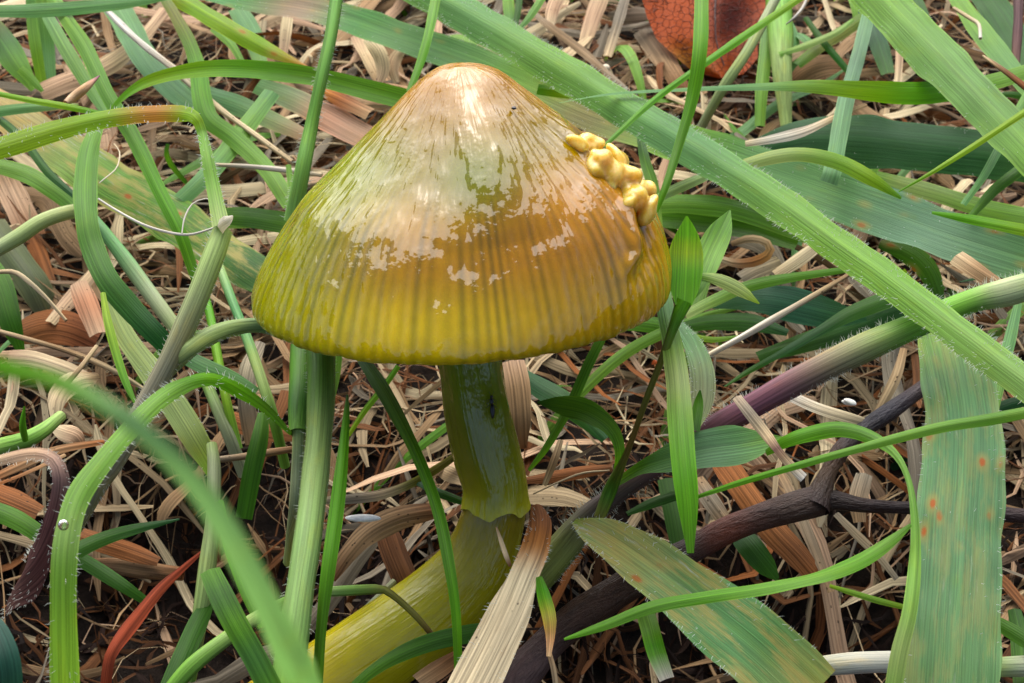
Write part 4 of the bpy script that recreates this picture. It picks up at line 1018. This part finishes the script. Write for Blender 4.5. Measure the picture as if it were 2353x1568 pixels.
# ================================================================== dead straws and leaves, traced one by one
D('cream withered hairy leaf lying across the foot of the stem, brown at its top',
  [(1232, 1160), (1240, 1200), (1228, 1262), (1202, 1325), (1172, 1400), (1130, 1490), (1070, 1610)], [22, 52, 66, 70, 94, 106, 112], [19, 20, 21, 22, 22, 21, 20], ['ob', 'ob', (186, 130, 74), 'cr', 'cr', 'cr', 'cr'], name='dead_leaf', cat='dead leaf', fold=0.3, hair=6, hlen=0.5, wav=0.05, nu=8)
D('slender white straw slanting down through the green tangle', [(226, 4), (315, 91), (403, 161), (490, 238), (580, 305), (672, 372)], [13, 16, 17, 16, 14, 12], [21, 21, 21, 20, 19, 18], ['wh', 'wh', 'cr', 'cr', 'st'], mode='tube')
D('wide pink-beige straw bending up beside the white straw', [(90, 215), (150, 190), (200, 172), (262, 140), (325, 88), (380, 22)], [46, 48, 44, 38, 34, 24], [10, 10, 10, 10, 10, 10], ['pk', 'pk', 'st', 'pk'])
D('pale beige straw standing behind the withered orange tip', [(664, 14), (658, 60), (650, 122)], [22, 28, 24], [13, 12, 11], ['st', 'cr', 'pk'])
D('broad beige straw fragment beside the pale standing straw', [(560, 70), (600, 52), (652, 30)], [36, 40, 34], [7, 7, 7], ['pk', 'st'])
D('curled pale shred hanging under the thin bright blade', [(845, 90), (870, 120), (880, 160), (868, 195)], [26, 36, 30, 10], [14, 14, 13, 12], ['cr', 'st', 'pk'])
D('twisted papery shred beside the curled pale one', [(935, 112), (912, 128), (902, 160), (912, 190)], [12, 26, 26, 14], [14, 13, 12, 11], ['cr', 'pk', 'st'])
D('wide dead shred ending at the cap beside the papery one', [(825, 80), (850, 130), (882, 190)], [40, 46, 34], [8, 8, 7], ['pk', 'st', 'tn'])
D('thin white straw lying level towards the cap', [(496, 378), (570, 382), (650, 390), (740, 402)], [9, 11, 12, 10], [20, 20, 20, 20], ['cr', 'wh', 'cr'], mode='tube')
D('white thread looping under the bent bright leaf', [(226, 456), (270, 484), (330, 516), (390, 534), (440, 538), (500, 520)], [4, 5, 6, 6, 6, 4], [36, 36, 36, 36, 37, 38], ['wh', 'wh'], mode='tube', wav=0)
D('fine curl of white thread by the leaf joint', [(418, 536), (424, 500), (442, 468), (470, 456), (490, 460)], [3, 4, 4, 3, 2], [38, 38, 38, 38, 38], ['wh', 'wh'], mode='tube', wav=0)
D('hair-thin pale thread over the blotched wide blade', [(262, 330), (275, 350), (268, 385), (240, 410), (228, 420)], [3, 3, 3, 3, 2], [30, 30, 30, 30, 30], ['cr', 'wh'], mode='tube', wav=0)
D('grey-tan straw slanting behind the long diagonal blade', [(1216, 22), (1270, 66), (1340, 120), (1440, 208)], [14, 18, 18, 14], [14, 14, 13, 12], ['gb', 'tn', 'gb'])
D('broad fibrous brown straw under the autumn leaf', [(1480, 70), (1515, 120), (1550, 175), (1570, 215)], [46, 54, 48, 30], [6, 6, 6, 5], ['gb', 'tn', 'br'])
D('upright beige straw leaning by the slanting grey-tan one', [(1385, -20), (1362, 40), (1340, 110)], [34, 36, 28], [9, 8, 7], ['st', 'pk', 'st'])
D('pale twisted shred at the edge of the thatch', [(1290, -20), (1270, 20), (1262, 70)], [40, 34, 16], [12, 12, 11], ['st', 'pk', 'cr'])
D('slim grey straw between the two fibrous straws', [(1440, -20), (1420, 50), (1395, 130)], [20, 26, 18], [9, 9, 8], ['gb', 'gb', 'st'])
D('cream straw resting on the broad dark blade', [(1712, 330), (1780, 318), (1850, 300), (1920, 268), (1990, 240)], [14, 20, 20, 14, 10], [23, 24, 24, 24, 23], ['cr', 'wh', 'st', 'tn'])
D('spotted upright straw behind the twisted striped blade', [(2064, 60), (2066, 120), (2062, 200)], [16, 18, 16], [18, 17, 15], ['st', 'pk', 'cr'])
D('thin bent white straw with a sharp elbow', [(2190, 18), (2225, 40), (2248, 56), (2252, 88)], [8, 9, 9, 9], [26, 26, 26, 26], ['st', 'cr', 'wh'], mode='tube')
D('brown dry stem with a frayed tip', [(2258, 128), (2290, 150), (2330, 180), (2400, 235)], [5, 10, 15, 18], [37, 38, 38, 38], ['st', 'tn', 'br', 'br'], mode='tube')
D('purplish brown upright stem beside the deep green blade', [(2340, -30), (2338, 60), (2332, 150)], [22, 24, 20], [22, 21, 19], [(120, 96, 92), (110, 84, 84), (130, 100, 90)], mode='tube')
D('thin white curved straw beside the thick upright stalk', [(1858, -20), (1845, 15), (1822, 42), (1806, 55)], [6, 6, 5, 3], [24, 24, 24, 23], ['wh', 'wh'], mode='tube')
D('brown curled dead leaf under the olive blade', [(1810, 195), (1850, 165), (1900, 150), (1950, 150)], [20, 46, 50, 30], [8, 9, 9, 8], ['br', 'tn', 'br'], name='dead_leaf', cat='dead leaf')
D('ochre straw curled into a loop beside the seedling', [(1650, 592), (1690, 604), (1735, 600), (1768, 580), (1760, 556), (1720, 548), (1680, 560)], [14, 22, 24, 22, 18, 18, 10], [14, 14, 15, 16, 17, 17, 16], ['cr', 'ob', (196, 150, 90), 'st', 'tn'], lean=0.2)
D('thick cream straw poking up under the diagonal blade', [(1780, 632), (1830, 600), (1884, 560)], [24, 32, 28], [16, 17, 18], ['st', 'cr', 'cr'])
D('broken tan straw with a splintered end below the rusty blade', [(2196, 590), (2240, 620), (2296, 656)], [34, 36, 30], [29, 29, 28], ['st', 'tn', 'tn'])
D('long pale straw lying diagonally over the dark ribbed leaf', [(1604, 828), (1700, 776), (1790, 724), (1880, 672), (1950, 630)], [12, 15, 16, 14, 11], [22, 22, 22, 22, 22], ['cr', 'wh', 'st', 'tn'], mode='tube')
D('fibrous grey straw mat piece beside the looped ochre straw', [(1700, 640), (1740, 620), (1790, 600)], [26, 34, 26], [9, 9, 9], ['gb', 'st'])
D('short jointed straw lying across the hairy purple stalk', [(1692, 912), (1722, 950), (1760, 998), (1785, 1032), (1815, 1068), (1846, 1098)], [22, 28, 26, 20, 24, 22], [31, 31, 30, 30, 29, 28], [(210, 190, 160), 'gb', 'st', (120, 90, 80), 'st', 'wh'])
D('whitish flat straw under the hairy purple stalk', [(1820, 912), (1880, 938), (1950, 960), (2012, 978)], [24, 28, 26, 16], [18, 18, 18, 17], ['wh', 'cr', 'gb'])
D('upright tan straw beside the black twig', [(2076, 800), (2060, 860), (2030, 920), (2004, 965)], [16, 22, 22, 14], [15, 14, 12, 10], ['tn', 'st', 'tn'])
D('broad orange-brown rotten strap under the twig', [(1660, 1060), (1710, 1130), (1770, 1212), (1830, 1275), (1870, 1320)], [50, 62, 66, 60, 34], [9, 9, 8, 7, 6], ['ob', (170, 110, 60), 'br', 'ob'], name='dead_leaf', cat='dead leaf')
D('rough tan strap beside the orange-brown one', [(1600, 1100), (1632, 1150), (1672, 1205)], [34, 42, 34], [9, 9, 8], ['tn', 'gb', 'tn'])
D('pale straw dropping from the twig fork', [(1790, 1080), (1830, 1160), (1870, 1260), (1910, 1360)], [18, 22, 22, 18], [8, 8, 7, 6], ['tn', 'gb', 'tn'])
D('narrow grey straw below the twig fork', [(1920, 1180), (1970, 1230), (2020, 1280), (2060, 1330)], [14, 18, 18, 14], [10, 10, 9, 8], ['gb', 'st', 'gb'])
D('upright bundle-like grey straw behind the twig fork', [(1985, 1090), (1970, 1150), (1975, 1200)], [36, 40, 30], [7, 7, 6], ['gb', 'tn'])
D('thin tan straw slanting across the wet gap beside the stem', [(1288, 1010), (1272, 1060), (1250, 1115)], [12, 18, 10], [15, 14, 12], ['st', 'tn', 'st'])
D('brown strap lying level behind the stem', [(1205, 1104), (1280, 1094), (1350, 1082), (1405, 1074)], [18, 26, 26, 14], [8, 8, 8, 8], ['br', 'ob', 'br'])
D('fine pale fibre arching behind the stem', [(1225, 1134), (1290, 1104), (1340, 1086), (1400, 1080)], [4, 5, 5, 3], [14, 14, 14, 14], ['st', 'cr'], mode='tube')
D('tan dead leaf standing behind the stem under the cap', [(1178, 830), (1190, 890), (1196, 960), (1198, 1030)], [52, 56, 44, 20], [16, 15, 13, 10], ['pk', 'tn', 'tn', 'br'], name='dead_leaf', cat='dead leaf')
D('brown curved strap bowed beside the stem', [(760, 1330), (800, 1272), (850, 1222), (920, 1188), (1000, 1172)], [22, 46, 58, 56, 30], [11, 12, 12, 12, 11], ['br', 'tn', 'tn', 'br'], name='dead_leaf', cat='dead leaf')
D('dark brown strap hanging under the bowed one', [(884, 1208), (905, 1270), (930, 1330), (950, 1390)], [50, 62, 58, 40], [8, 7, 6, 4], ['br', (120, 80, 50), 'br'], name='dead_leaf', cat='dead leaf')
D('olive-yellow thin strap running up to the stem', [(740, 1150), (810, 1145), (880, 1135), (950, 1108), (1010, 1072), (1056, 1040)], [18, 22, 22, 18, 20, 18], [15, 15, 15, 16, 17, 18], [(170, 160, 120), 'gb', 'st', 'ol', (150, 140, 50), 'ol'])
D('red-brown shrivelled blade bent at an elbow in the dark hollow', [(470, 1262), (420, 1305), (365, 1356), (310, 1425), (262, 1490), (248, 1530), (240, 1610)], [8, 16, 26, 32, 26, 26, 26], [16, 16, 16, 16, 16, 15, 12], ['rb', 'rb', (160, 74, 44), 'rb', (170, 80, 50), 'rb'], mat=M_DRY)
D('withered hairy leaf bent over, pale pink turning purple-brown', [(-50, 1072), (20, 1052), (80, 1042), (122, 1056), (140, 1100), (132, 1170), (108, 1250), (70, 1330), (30, 1390)], [22, 26, 30, 34, 38, 46, 58, 60, 40], [38, 39, 40, 40, 39, 36, 32, 26, 18], ['cr', 'pk', 'pk', (170, 140, 130), (120, 86, 84), (96, 62, 62), (90, 60, 56), (80, 54, 46)], name='dead_leaf', cat='dead leaf', fold=0.4, hair=12, hlen=0.4, wav=0.05)
D('reddish husk lying flat beside the limp dark leaf', [(40, 770), (100, 752), (160, 756), (225, 780)], [40, 76, 78, 40], [9, 9, 9, 8], ['br', 'ob', (150, 90, 60)], name='dead_leaf', cat='dead leaf')
D('pink-beige flake leaning on the reddish husk', [(180, 650), (200, 700), (226, 768)], [40, 50, 40], [13, 13, 12], ['pk', (196, 140, 104), 'pk'], name='dead_leaf', cat='dead leaf')
D('beige straw slanting up behind the pink-beige flake', [(115, 742), (160, 690), (225, 615)], [24, 32, 28], [10, 10, 10], ['st', 'pk', 'st'])
D('thin wavy straw draped over the bloated stalk base', [(-30, 628), (30, 624), (70, 650), (112, 690), (152, 736)], [9, 11, 11, 10, 8], [22, 22, 22, 21, 20], ['st', 'cr', 'st'], mode='tube')
D('long thin straw crossing below the reddish husk', [(-30, 752), (60, 778), (160, 808), (260, 850), (350, 906)], [10, 13, 13, 12, 9], [19, 19, 18, 17, 15], ['st', 'tn', 'cr'], mode='tube')
D('thin tan straw crossing up over the dried curl', [(150, 885), (180, 850), (222, 795)], [12, 12, 10], [24, 25, 25], ['tn', 'st'], mode='tube')
D('dried curled leaf, cream and puffed, beside the stubby shoot', [(225, 862), (172, 876), (134, 912), (124, 962)], [16, 44, 50, 16], [16, 18, 19, 18], ['tn', 'cr', 'cr', 'st', 'cr'], name='dead_leaf', cat='dead leaf', fold=0.35)
D('pale pink strap lying along the husk edge', [(20, 820), (80, 826), (150, 848), (220, 880)], [30, 42, 40, 24], [14, 14, 14, 13], ['pk', 'cr', 'pk'])
D('small cream flake with a hooked tip below the stubby shoot', [(128, 984), (152, 994), (178, 1004), (192, 1030)], [22, 42, 34, 8], [21, 21, 21, 20], ['cr', 'pk', 'br'], name='dead_leaf', cat='dead leaf')
D('orange fibrous straw slanting under the withered hairy leaf', [(-30, 1104), (50, 1068), (130, 1034), (240, 1014)], [16, 20, 20, 12], [26, 26, 26, 25], ['ob', 'tn', 'ob'])
D('second orange straw just below the fibrous one', [(0, 1110), (70, 1082), (150, 1044)], [8, 9, 8], [27, 27, 26], ['ob', 'tn'])
D('brown flat piece in the hollow above the red-brown blade', [(165, 1225), (230, 1246), (300, 1268), (365, 1290)], [36, 50, 46, 20], [9, 9, 8, 8], ['br', 'ob', 'br'], name='dead_leaf', cat='dead leaf')
D('thick brown stub lying in the hollow', [(200, 1295), (270, 1300), (340, 1310), (420, 1318)], [30, 38, 40, 30], [6, 6, 6, 6], ['br', 'tn', 'br'], mode='tube')
D('reddish broken husk under the purple withered leaf', [(-30, 1130), (30, 1155), (90, 1180)], [50, 60, 40], [8, 8, 8], ['ob', 'br'], name='dead_leaf', cat='dead leaf')
D('rough grey-brown twiglet lying level between stalks', [(482, 1058), (560, 1048), (640, 1036), (720, 1024)], [18, 17, 14, 10], [18, 18, 18, 18], ['gb', 'tn', 'br'], mode='tube', wav=0.25)
D('grey streaked dead stalk under the cap margin', [(598, 786), (572, 850), (566, 920), (580, 1020)], [26, 40, 40, 34], [14, 14, 12, 8], ['gb', (180, 170, 140), 'gb', 'tn'])
D('brown strap standing in the shade under the cream-green stalk', [(66, 530), (88, 580), (115, 650)], [30, 38, 26], [7, 6, 5], ['br', 'ob', 'br'])
D('wide tan straw under the mid green bending blade', [(8, 400), (36, 460), (76, 545)], [54, 62, 56], [7, 7, 6], ['tn', 'pk', 'br'])
D('orange-brown dry blade along the cap above the withering pink one', [(720, 200), (780, 228), (850, 262)], [18, 32, 30], [19, 19, 19], ['og', 'ob', 'tn'])
D('tan straw lying level in the deep shade below the cap', [(520, 960), (600, 985), (680, 1000)], [40, 50, 30], [5, 5, 5], ['ob', 'br'])
D('dark curled strip beside the stem foot', [(830, 1480), (880, 1440), (920, 1400)], [16, 20, 14], [5, 6, 6], ['br', 'tn'])
D('thin straw standing below the flesh-pink leaf tip', [(1262, 1500), (1272, 1540), (1280, 1600)], [12, 14, 14], [18, 17, 15], ['tn', 'st'])
D('brown shard pressed against the bent stem', [(1140, 1210), (1150, 1240), (1162, 1275), (1172, 1300)], [4, 10, 12, 8], [22, 22, 22, 21], ['tn', 'cr', 'br'])
D('brown dead strip under the foot of the stem', [(960, 1568), (1010, 1535), (1060, 1500)], [40, 44, 24], [12, 12, 12], ['tn', 'ob'])

# more loose straws lying in the thatch
ANCH = [('the cap', 1050, 500), ('the stem', 1120, 1050), ('the foot of the stem', 950, 1440), ('the forked twig', 1750, 1190), ('the fork of the twig', 2050, 1080), ('the autumn leaf', 1600, 90),
        ('the dewdrop blade', 190, 1150), ('the hairy purple stalk', 1750, 900), ('the very wide upright leaf', 2200, 1250), ('the slender white straw', 400, 165), ('the wide pink-beige straw', 210, 170),
        ('the bristly slim stalk', 720, 250), ('the broadleaf seedling', 1590, 600), ('the blotched wide blade', 260, 430), ('the broad light green stalk', 710, 1150), ('the dark strap', 220, 600),
        ('the grey streaked stalk', 380, 850), ('the long diagonal blade', 1250, 120), ('the broad dark blade', 2050, 330), ('the thick upright stalk', 1795, 130), ('the broad pale diagonal blade', 2150, 130),
        ('the yellowing hairy leaf', 1600, 1390), ('the red-brown elbow blade', 310, 1420), ('the reddish husk', 130, 760), ('the rust-spotted wide blade', 2100, 510), ('the withered purple leaf', 110, 1150),
        ('the fine-ribbed dark leaf', 1800, 700), ('the cream withered leaf', 1180, 1400), ('the bent shoot', 480, 600), ('the curled pale shreds', 880, 140)]
def near_what(p):
    q = np.asarray(p) - CAM; dz = q @ FWD
    u_, v_ = 1176 + (q @ RIGHT) / dz * F, 784 - (q @ UP) / dz * F
    return min(ANCH, key=lambda a: (a[1] - u_) ** 2 + (a[2] - v_) ** 2)[0], u_, v_
r = np.random.default_rng(77)
TONE = [('sandy', 'st'), ('pinkish', 'pk'), ('tan', 'tn'), ('cream', 'cr'), ('greyish', 'gb')]
for i in range(175):
    x, y = r.uniform(-95, 95), r.uniform(-12, 150)
    if i >= 110: y = 55 + 0.6 * abs(y)
    if r.random() < hollow(x, y) * 0.7: continue
    mb = MB()
    word, key = TONE[r.integers(5)]
    wd, cu_ = r.uniform(1.2, 3.0 if i < 110 else 3.8), r.normal(0, 0.5)
    ln = r.uniform(16, 42)
    fibre(mb, x, y, r.uniform(4.0, 7.5), ln, wd, r.uniform(0, 6.28), r, colr(key) * r.uniform(0.75, 1.1), cu_, n=18, nu=4, pitch=r.normal(0, 0.1), fold=0.35)
    nw, u_, v_ = near_what((x, y, 5))
    if not (-60 < u_ < 2412 and -60 < v_ < 1628): continue
    tag(mb.obj('dead_straw', M_DRY), 'loose %s %s %s straw, %s, on the thatch near %s' % ('short' if ln < 25 else 'long', 'wide' if wd > 2.1 else 'narrow', word, 'curved' if abs(cu_) > 0.45 else 'nearly straight', nw), 'straw', 'loose straws on the thatch')
# low green blades showing between the straws
GT = [('dark green', 'dg'), ('mid green', 'mg'), ('grey-green', 'bg'), ('light green', 'lg'), ('deep bluish green', 'db')]
for i in range(90):
    x, y = r.uniform(-100, 100), r.uniform(10, 175)
    if x < 0 and r.random() < 0.45: continue
    a = r.uniform(0, 6.28); ln = r.uniform(14, 36); n = 6
    s = np.linspace(0, 1, n)
    px, py = x + np.cos(a) * ln * s, y + np.sin(a) * ln * s
    pz = zg(px, py) + 0.5 + r.uniform(6, 10) * np.sin(np.pi * s * r.uniform(0.55, 0.9))
    P3 = np.stack([px, py, pz], 1)
    wd = r.uniform(0.7, 2.4)
    w = wd * np.array([0.6, 0.9, 1, 0.9, 0.65, 0.1])
    word, key = GT[r.integers(5)]
    C = np.tile(colr(key) * r.uniform(0.75, 1.1), (n, 1))
    nw, u_, v_ = near_what(P3[2])
    if not (-60 < u_ < 2412 and -60 < v_ < 1628): continue
    mb, fr = sweep(P3, w, C, 'leaf', 0.3, np.full(n, r.normal(0, 0.25)), 0.8)
    tag(mb.obj('grass_strand', M_LEAF), 'low %s %s %s grass blade bowed near %s' % ('short' if ln < 24 else 'long', 'broad' if wd > 1.6 else 'thin', word, nw), 'grass blade', 'low blades in the thatch')

# ================================================================== twig
def bark():
    m, t = nt('twig_bark')
    out = N(t, 'OutputMaterial')
    st = attr(t, 'st').outputs['Vector']; col = attr(t, 'col').outputs['Color']
    n1 = noise(t, scaled(t, st, (1.2, 1.2, 0.35)), 1.0, 5, 0.65)
    n2 = noise(t, scaled(t, st, (5, 5, 1.2)), 1.0, 4, 0.6)
    n = N(t, 'VectorMath', operation='SCALE'); L(t, col, n.inputs[0]); L(t, mathn(t, 'ADD', -0.1, mathn(t, 'ADD', mathn(t, 'MULTIPLY', n1, 0.9), mathn(t, 'MULTIPLY', n2, 0.5))), n.inputs['Scale'])
    p = N(t, 'BsdfPrincipled', i_Roughness=0.4)
    p.inputs['Specular IOR Level'].default_value = 0.3
    L(t, n.outputs[0], p.inputs['Base Color'])
    b = N(t, 'Bump', i_Strength=0.9, i_Distance=0.0006)
    L(t, mathn(t, 'ADD', n1, mathn(t, 'MULTIPLY', n2, 0.5)), b.inputs['Height']); L(t, b.outputs[0], p.inputs['Normal'])
    L(t, p.outputs[0], out.inputs[0])
    return m
M_BARK = bark()
b0, _ = on_h(1560, 1290, 10)
TW = thing('twig', 'wet dark brown forked twig lying behind the wide upright leaf', 'twig', b0)
DK, MD = (72, 44, 38), (158, 82, 58)
part('branch', [(1160, 1600), (1230, 1510), (1300, 1440), (1400, 1370), (1500, 1308), (1590, 1262), (1660, 1222), (1740, 1190), (1820, 1165), (1880, 1150)], [92, 90, 84, 78, 74, 72, 66, 66, 66, 74], [2, 4, 6, 8, 10, 11, 12, 13, 14, 14], [(120, 92, 88), (124, 96, 90), (96, 66, 50), (84, 54, 36), (80, 56, 40), (88, 54, 44), MD, (120, 78, 66), (100, 74, 62), DK], TW, 'tube', mat=M_BARK, wav=0.12)
part('fork', [(1870, 1165), (1888, 1120), (1905, 1080), (1935, 1030), (1985, 985), (2050, 940), (2120, 890)], [70, 52, 36, 40, 46, 44, 34], [14, 15, 16, 17, 17, 17, 17], [DK, (90, 66, 48), (110, 78, 50), DK, (48, 40, 52), (52, 44, 60), DK], TW, 'tube', mat=M_BARK, wav=0.15)
part('fork', [(1850, 1158), (1910, 1148), (1980, 1160), (2060, 1165), (2180, 1170), (2400, 1190)], [66, 52, 36, 32, 34, 36], [14, 14, 14, 13, 12, 11], [DK, (60, 44, 40), DK, (44, 34, 36), DK], TW, 'tube', mat=M_BARK, wav=0.12)

# ================================================================== brown autumn leaf
def autumn_material():
    m, t = nt('autumn_leaf')
    out = N(t, 'OutputMaterial')
    st = attr(t, 'st').outputs['Vector']; col = attr(t, 'col').outputs['Color']
    v = N(t, 'TexVoronoi', feature='DISTANCE_TO_EDGE', i_Scale=0.85); 
    w1 = N(t, 'VectorMath', operation='ADD'); L(t, st, w1.inputs[0])
    nz = N(t, 'TexNoise', i_Scale=0.8, i_Detail=3); L(t, st, nz.inputs['Vector'])
    L(t, scaled(t, nz.outputs['Color'], (0.9, 0.9, 0.9)), w1.inputs[1]); L(t, w1.outputs[0], v.inputs['Vector'])
    vein = mathn(t, 'SUBTRACT', 1.0, ramp(t, v.outputs['Distance'], 0.0, 0.07))
    n1 = noise(t, st, 0.35, 4, 0.6); n2 = noise(t, st, 3.0, 3)
    n = N(t, 'VectorMath', operation='SCALE'); L(t, col, n.inputs[0]); L(t, mathn(t, 'ADD', 0.45, mathn(t, 'ADD', mathn(t, 'MULTIPLY', n1, 0.6), mathn(t, 'MULTIPLY', n2, 0.5))), n.inputs['Scale'])
    c = mixc(t, mathn(t, 'MULTIPLY', vein, 0.8), n.outputs[0], (0.07, 0.022, 0.012))
    p = N(t, 'BsdfPrincipled', i_Roughness=0.5); L(t, c, p.inputs['Base Color']); p.inputs['Specular IOR Level'].default_value = 0.15
    b = N(t, 'Bump', i_Strength=0.7, i_Distance=0.0004); L(t, mathn(t, 'SUBTRACT', mathn(t, 'MULTIPLY', n2, 0.5), vein), b.inputs['Height']); L(t, b.outputs[0], p.inputs['Normal'])
    tr = N(t, 'BsdfTranslucent'); L(t, mixc(t, 1.0, c, (1.3, 0.8, 0.5), 'MULTIPLY'), tr.inputs['Color'])
    mx = N(t, 'MixShader'); mx.inputs[0].default_value = 0.35
    L(t, p.outputs[0], mx.inputs[1]); L(t, tr.outputs[0], mx.inputs[2]); L(t, mx.outputs[0], out.inputs[0])
    return m
M_AUT = autumn_material()
rows = np.linspace(0, 1, 40)
ys = -190 + rows * 370
lx = np.interp(ys, [-190, -120, -30, 40, 90, 130, 160, 178, 181], [1590, 1500, 1468, 1486, 1508, 1552, 1586, 1640, 1660])
rx_ = np.interp(ys, [-190, -120, -30, 20, 90, 130, 155, 172, 181], [1610, 1720, 1766, 1758, 1738, 1742, 1722, 1704, 1664])
cols_ = np.linspace(0, 1, 30)
P_, C_, S_ = np.zeros((40, 30, 3)), np.zeros((40, 30, 3)), np.zeros((40, 30, 3))
for i in range(40):
    for j in range(30):
        x = lx[i] + (rx_[i] - lx[i]) * cols_[j]
        hh = 9 + (1 - rows[i]) * 9 - 1.8 * abs(cols_[j] - 0.62) * 2 + 0.7 * math.sin(cols_[j] * 9 + rows[i] * 5)
        P_[i, j], _t = on_h(x, ys[i], hh)
        S_[i, j] = (x * 0.07, ys[i] * 0.09, 0)
        d = math.exp(-((x - 1680) / 60) ** 2 - ((ys[i] - 40) / 90) ** 2)
        e = math.exp(-((x - 1560) / 60) ** 2 - ((ys[i] - 150) / 40) ** 2)
        C_[i, j] = (lin((196, 88, 26)) * (1 - d) + lin((100, 38, 26)) * d) * (1 - e * 0.7) + lin((214, 164, 70)) * e * 0.7
mb = MB(); mb.grid(P_, C_ * 0.62, S_, np.zeros(P_.shape))
AL = mb.obj('autumn_leaf', M_AUT, origin=P_[-1, 15])
tag(AL, 'fallen red-brown autumn leaf with a net of dark veins, standing in the grass', 'leaf')
mb = MB()
mid = [tuple(P_[i, int(29 * 0.62)] + np.array([0, -0.15, 0.15])) for i in range(0, 40, 6)]
mb, _ = sweep(np.array(mid), np.linspace(0.5, 0.12, len(mid)), np.tile(lin((90, 36, 20)) * 0.6, (len(mid), 1)), 'tube', roll=np.zeros(len(mid)), mb=mb)
mb.obj('midrib', M_BARK, parent=AL)

# ================================================================== small things
def lumpy(name, label, cat, x, y, h, rx, ry, ang, mat, seed, amp=0.05, depth=None, parent=None):
    p, t = on_h(x, y, h); k = t / F
    a = math.radians(ang)
    A = RIGHT * math.cos(a) + UP * math.sin(a); B = -RIGHT * math.sin(a) + UP * math.cos(a)
    mb = MB(); add_lump(mb, p, (B, TOCAM, A), (ry * k, ry * k, rx * k), seed, amp=amp)
    o = mb.obj(name, mat, origin=p, parent=parent)
    if parent is None: tag(o, label, cat)
    return o
mw, tw_ = nt('water')
o_ = N(tw_, 'OutputMaterial'); p_ = N(tw_, 'BsdfPrincipled', i_Roughness=0.0, i_IOR=1.33)
p_.inputs['Transmission Weight'].default_value = 1.0
L(tw_, p_.outputs[0], o_.inputs[0])
lumpy('dewdrop', 'round clear dewdrop on the bend of the bright looping blade', 'dewdrop', 146, 1206, 46.2, 13, 13, 0, mw, 5, amp=0.02)
M_WHITE = plain('white_husk', (0.86, 0.83, 0.76), 0.55, 0.4, bump=0.4, var=0.2)
lumpy('seed_husk', 'small white pointed seed husk lying beside the stem', 'seed husk', 836, 1190, 20, 40, 9, -2, M_WHITE, 8, amp=0.06)
lumpy('seed', 'tiny round cream seed in the thatch under the diagonal blade', 'seed', 1391, 156, 9, 10, 9, 10, plain('cream_seed', (0.6, 0.52, 0.38), 0.6, 0.3, var=0.15), 9, amp=0.04)
lumpy('seed', 'flat white seed half buried under the hairy purple stalk', 'seed', 1950, 924, 14, 16, 7, -14, M_WHITE, 10, amp=0.25)
lumpy('mite', 'tiny orange-red mite-like speck beside the seedling stem', 'speck', 1503, 832, 33, 7, 5, 40, plain('orange_speck', (0.7, 0.12, 0.02), 0.5, 0.3, var=0.2), 12, amp=0.15)
M_BLACK = plain('insect_black', (0.012, 0.011, 0.012), 0.3, 0.5, var=0.3)
def at_stem(x, y, off):
    Q = np.array([v.co[:] for v in up.data.vertices]) / MM + np.array(base) - CAM
    dz = Q @ FWD; u_ = 1176 + (Q @ RIGHT) / dz * F; v_ = 784 - (Q @ UP) / dz * F
    m_ = np.hypot(u_ - x, v_ - y) < 22
    return on_d(x, y, dz[m_].min() - off)
ib = at_stem(1130, 936, 0.1)
IN = thing('insect', 'tiny slender black insect clinging to the stem below the cap', 'insect', ib)
kpx = 183 / F
mb = MB(); add_lump(mb, at_stem(1131, 944, 0.12), (RIGHT, TOCAM, UP), (5.5 * kpx, 5 * kpx, 17 * kpx), 3, amp=0.05); mb.obj('abdomen', M_BLACK, parent=IN)
mb = MB(); add_lump(mb, at_stem(1129, 921, 0.12), (RIGHT, TOCAM, UP), (4.5 * kpx, 4 * kpx, 8 * kpx), 4, amp=0.04); mb.obj('thorax', M_BLACK, parent=IN)
mb = MB(); add_lump(mb, at_stem(1129, 911, 0.12), (RIGHT, TOCAM, UP), (3.6 * kpx, 3.5 * kpx, 4 * kpx), 5, amp=0.03); mb.obj('head', M_BLACK, parent=IN)
for sx in (-1, 1):
    for yy in (916, 922, 930):
        P3 = np.array([at_stem(1129 + sx * 3, yy, 0.12), at_stem(1129 + sx * 8, yy + 2, 0.25), at_stem(1129 + sx * 12, yy + 6, 0.02)])
        mb, _ = sweep(P3, np.full(3, 0.05), np.full((3, 3), 0.01), 'tube', roll=np.zeros(3), seg=6); mb.obj('leg', M_BLACK, parent=IN)
    P3 = np.array([at_stem(1129 + sx, 909, 0.14), at_stem(1129 + sx * 4, 903, 0.25), at_stem(1129 + sx * 6, 899, 0.2)])
    mb, _ = sweep(P3, np.full(3, 0.035), np.full((3, 3), 0.01), 'tube', roll=np.zeros(3), seg=6); mb.obj('antenna', M_BLACK, parent=IN)
mb = MB(); sp_ = on_d(1180, 248, cap_depth_at(1180, 248) - 0.05)
add_lump(mb, sp_, (RIGHT, TOCAM, UP), (5 * kpx, 4 * kpx, 4 * kpx), 6, amp=0.2)
tag(mb.obj('dirt_speck', M_BLACK, origin=sp_), 'tiny dark speck of dirt stuck on the slimy cap', 'speck')

for o in bpy.data.objects:
    if '_o' in o: del o['_o']
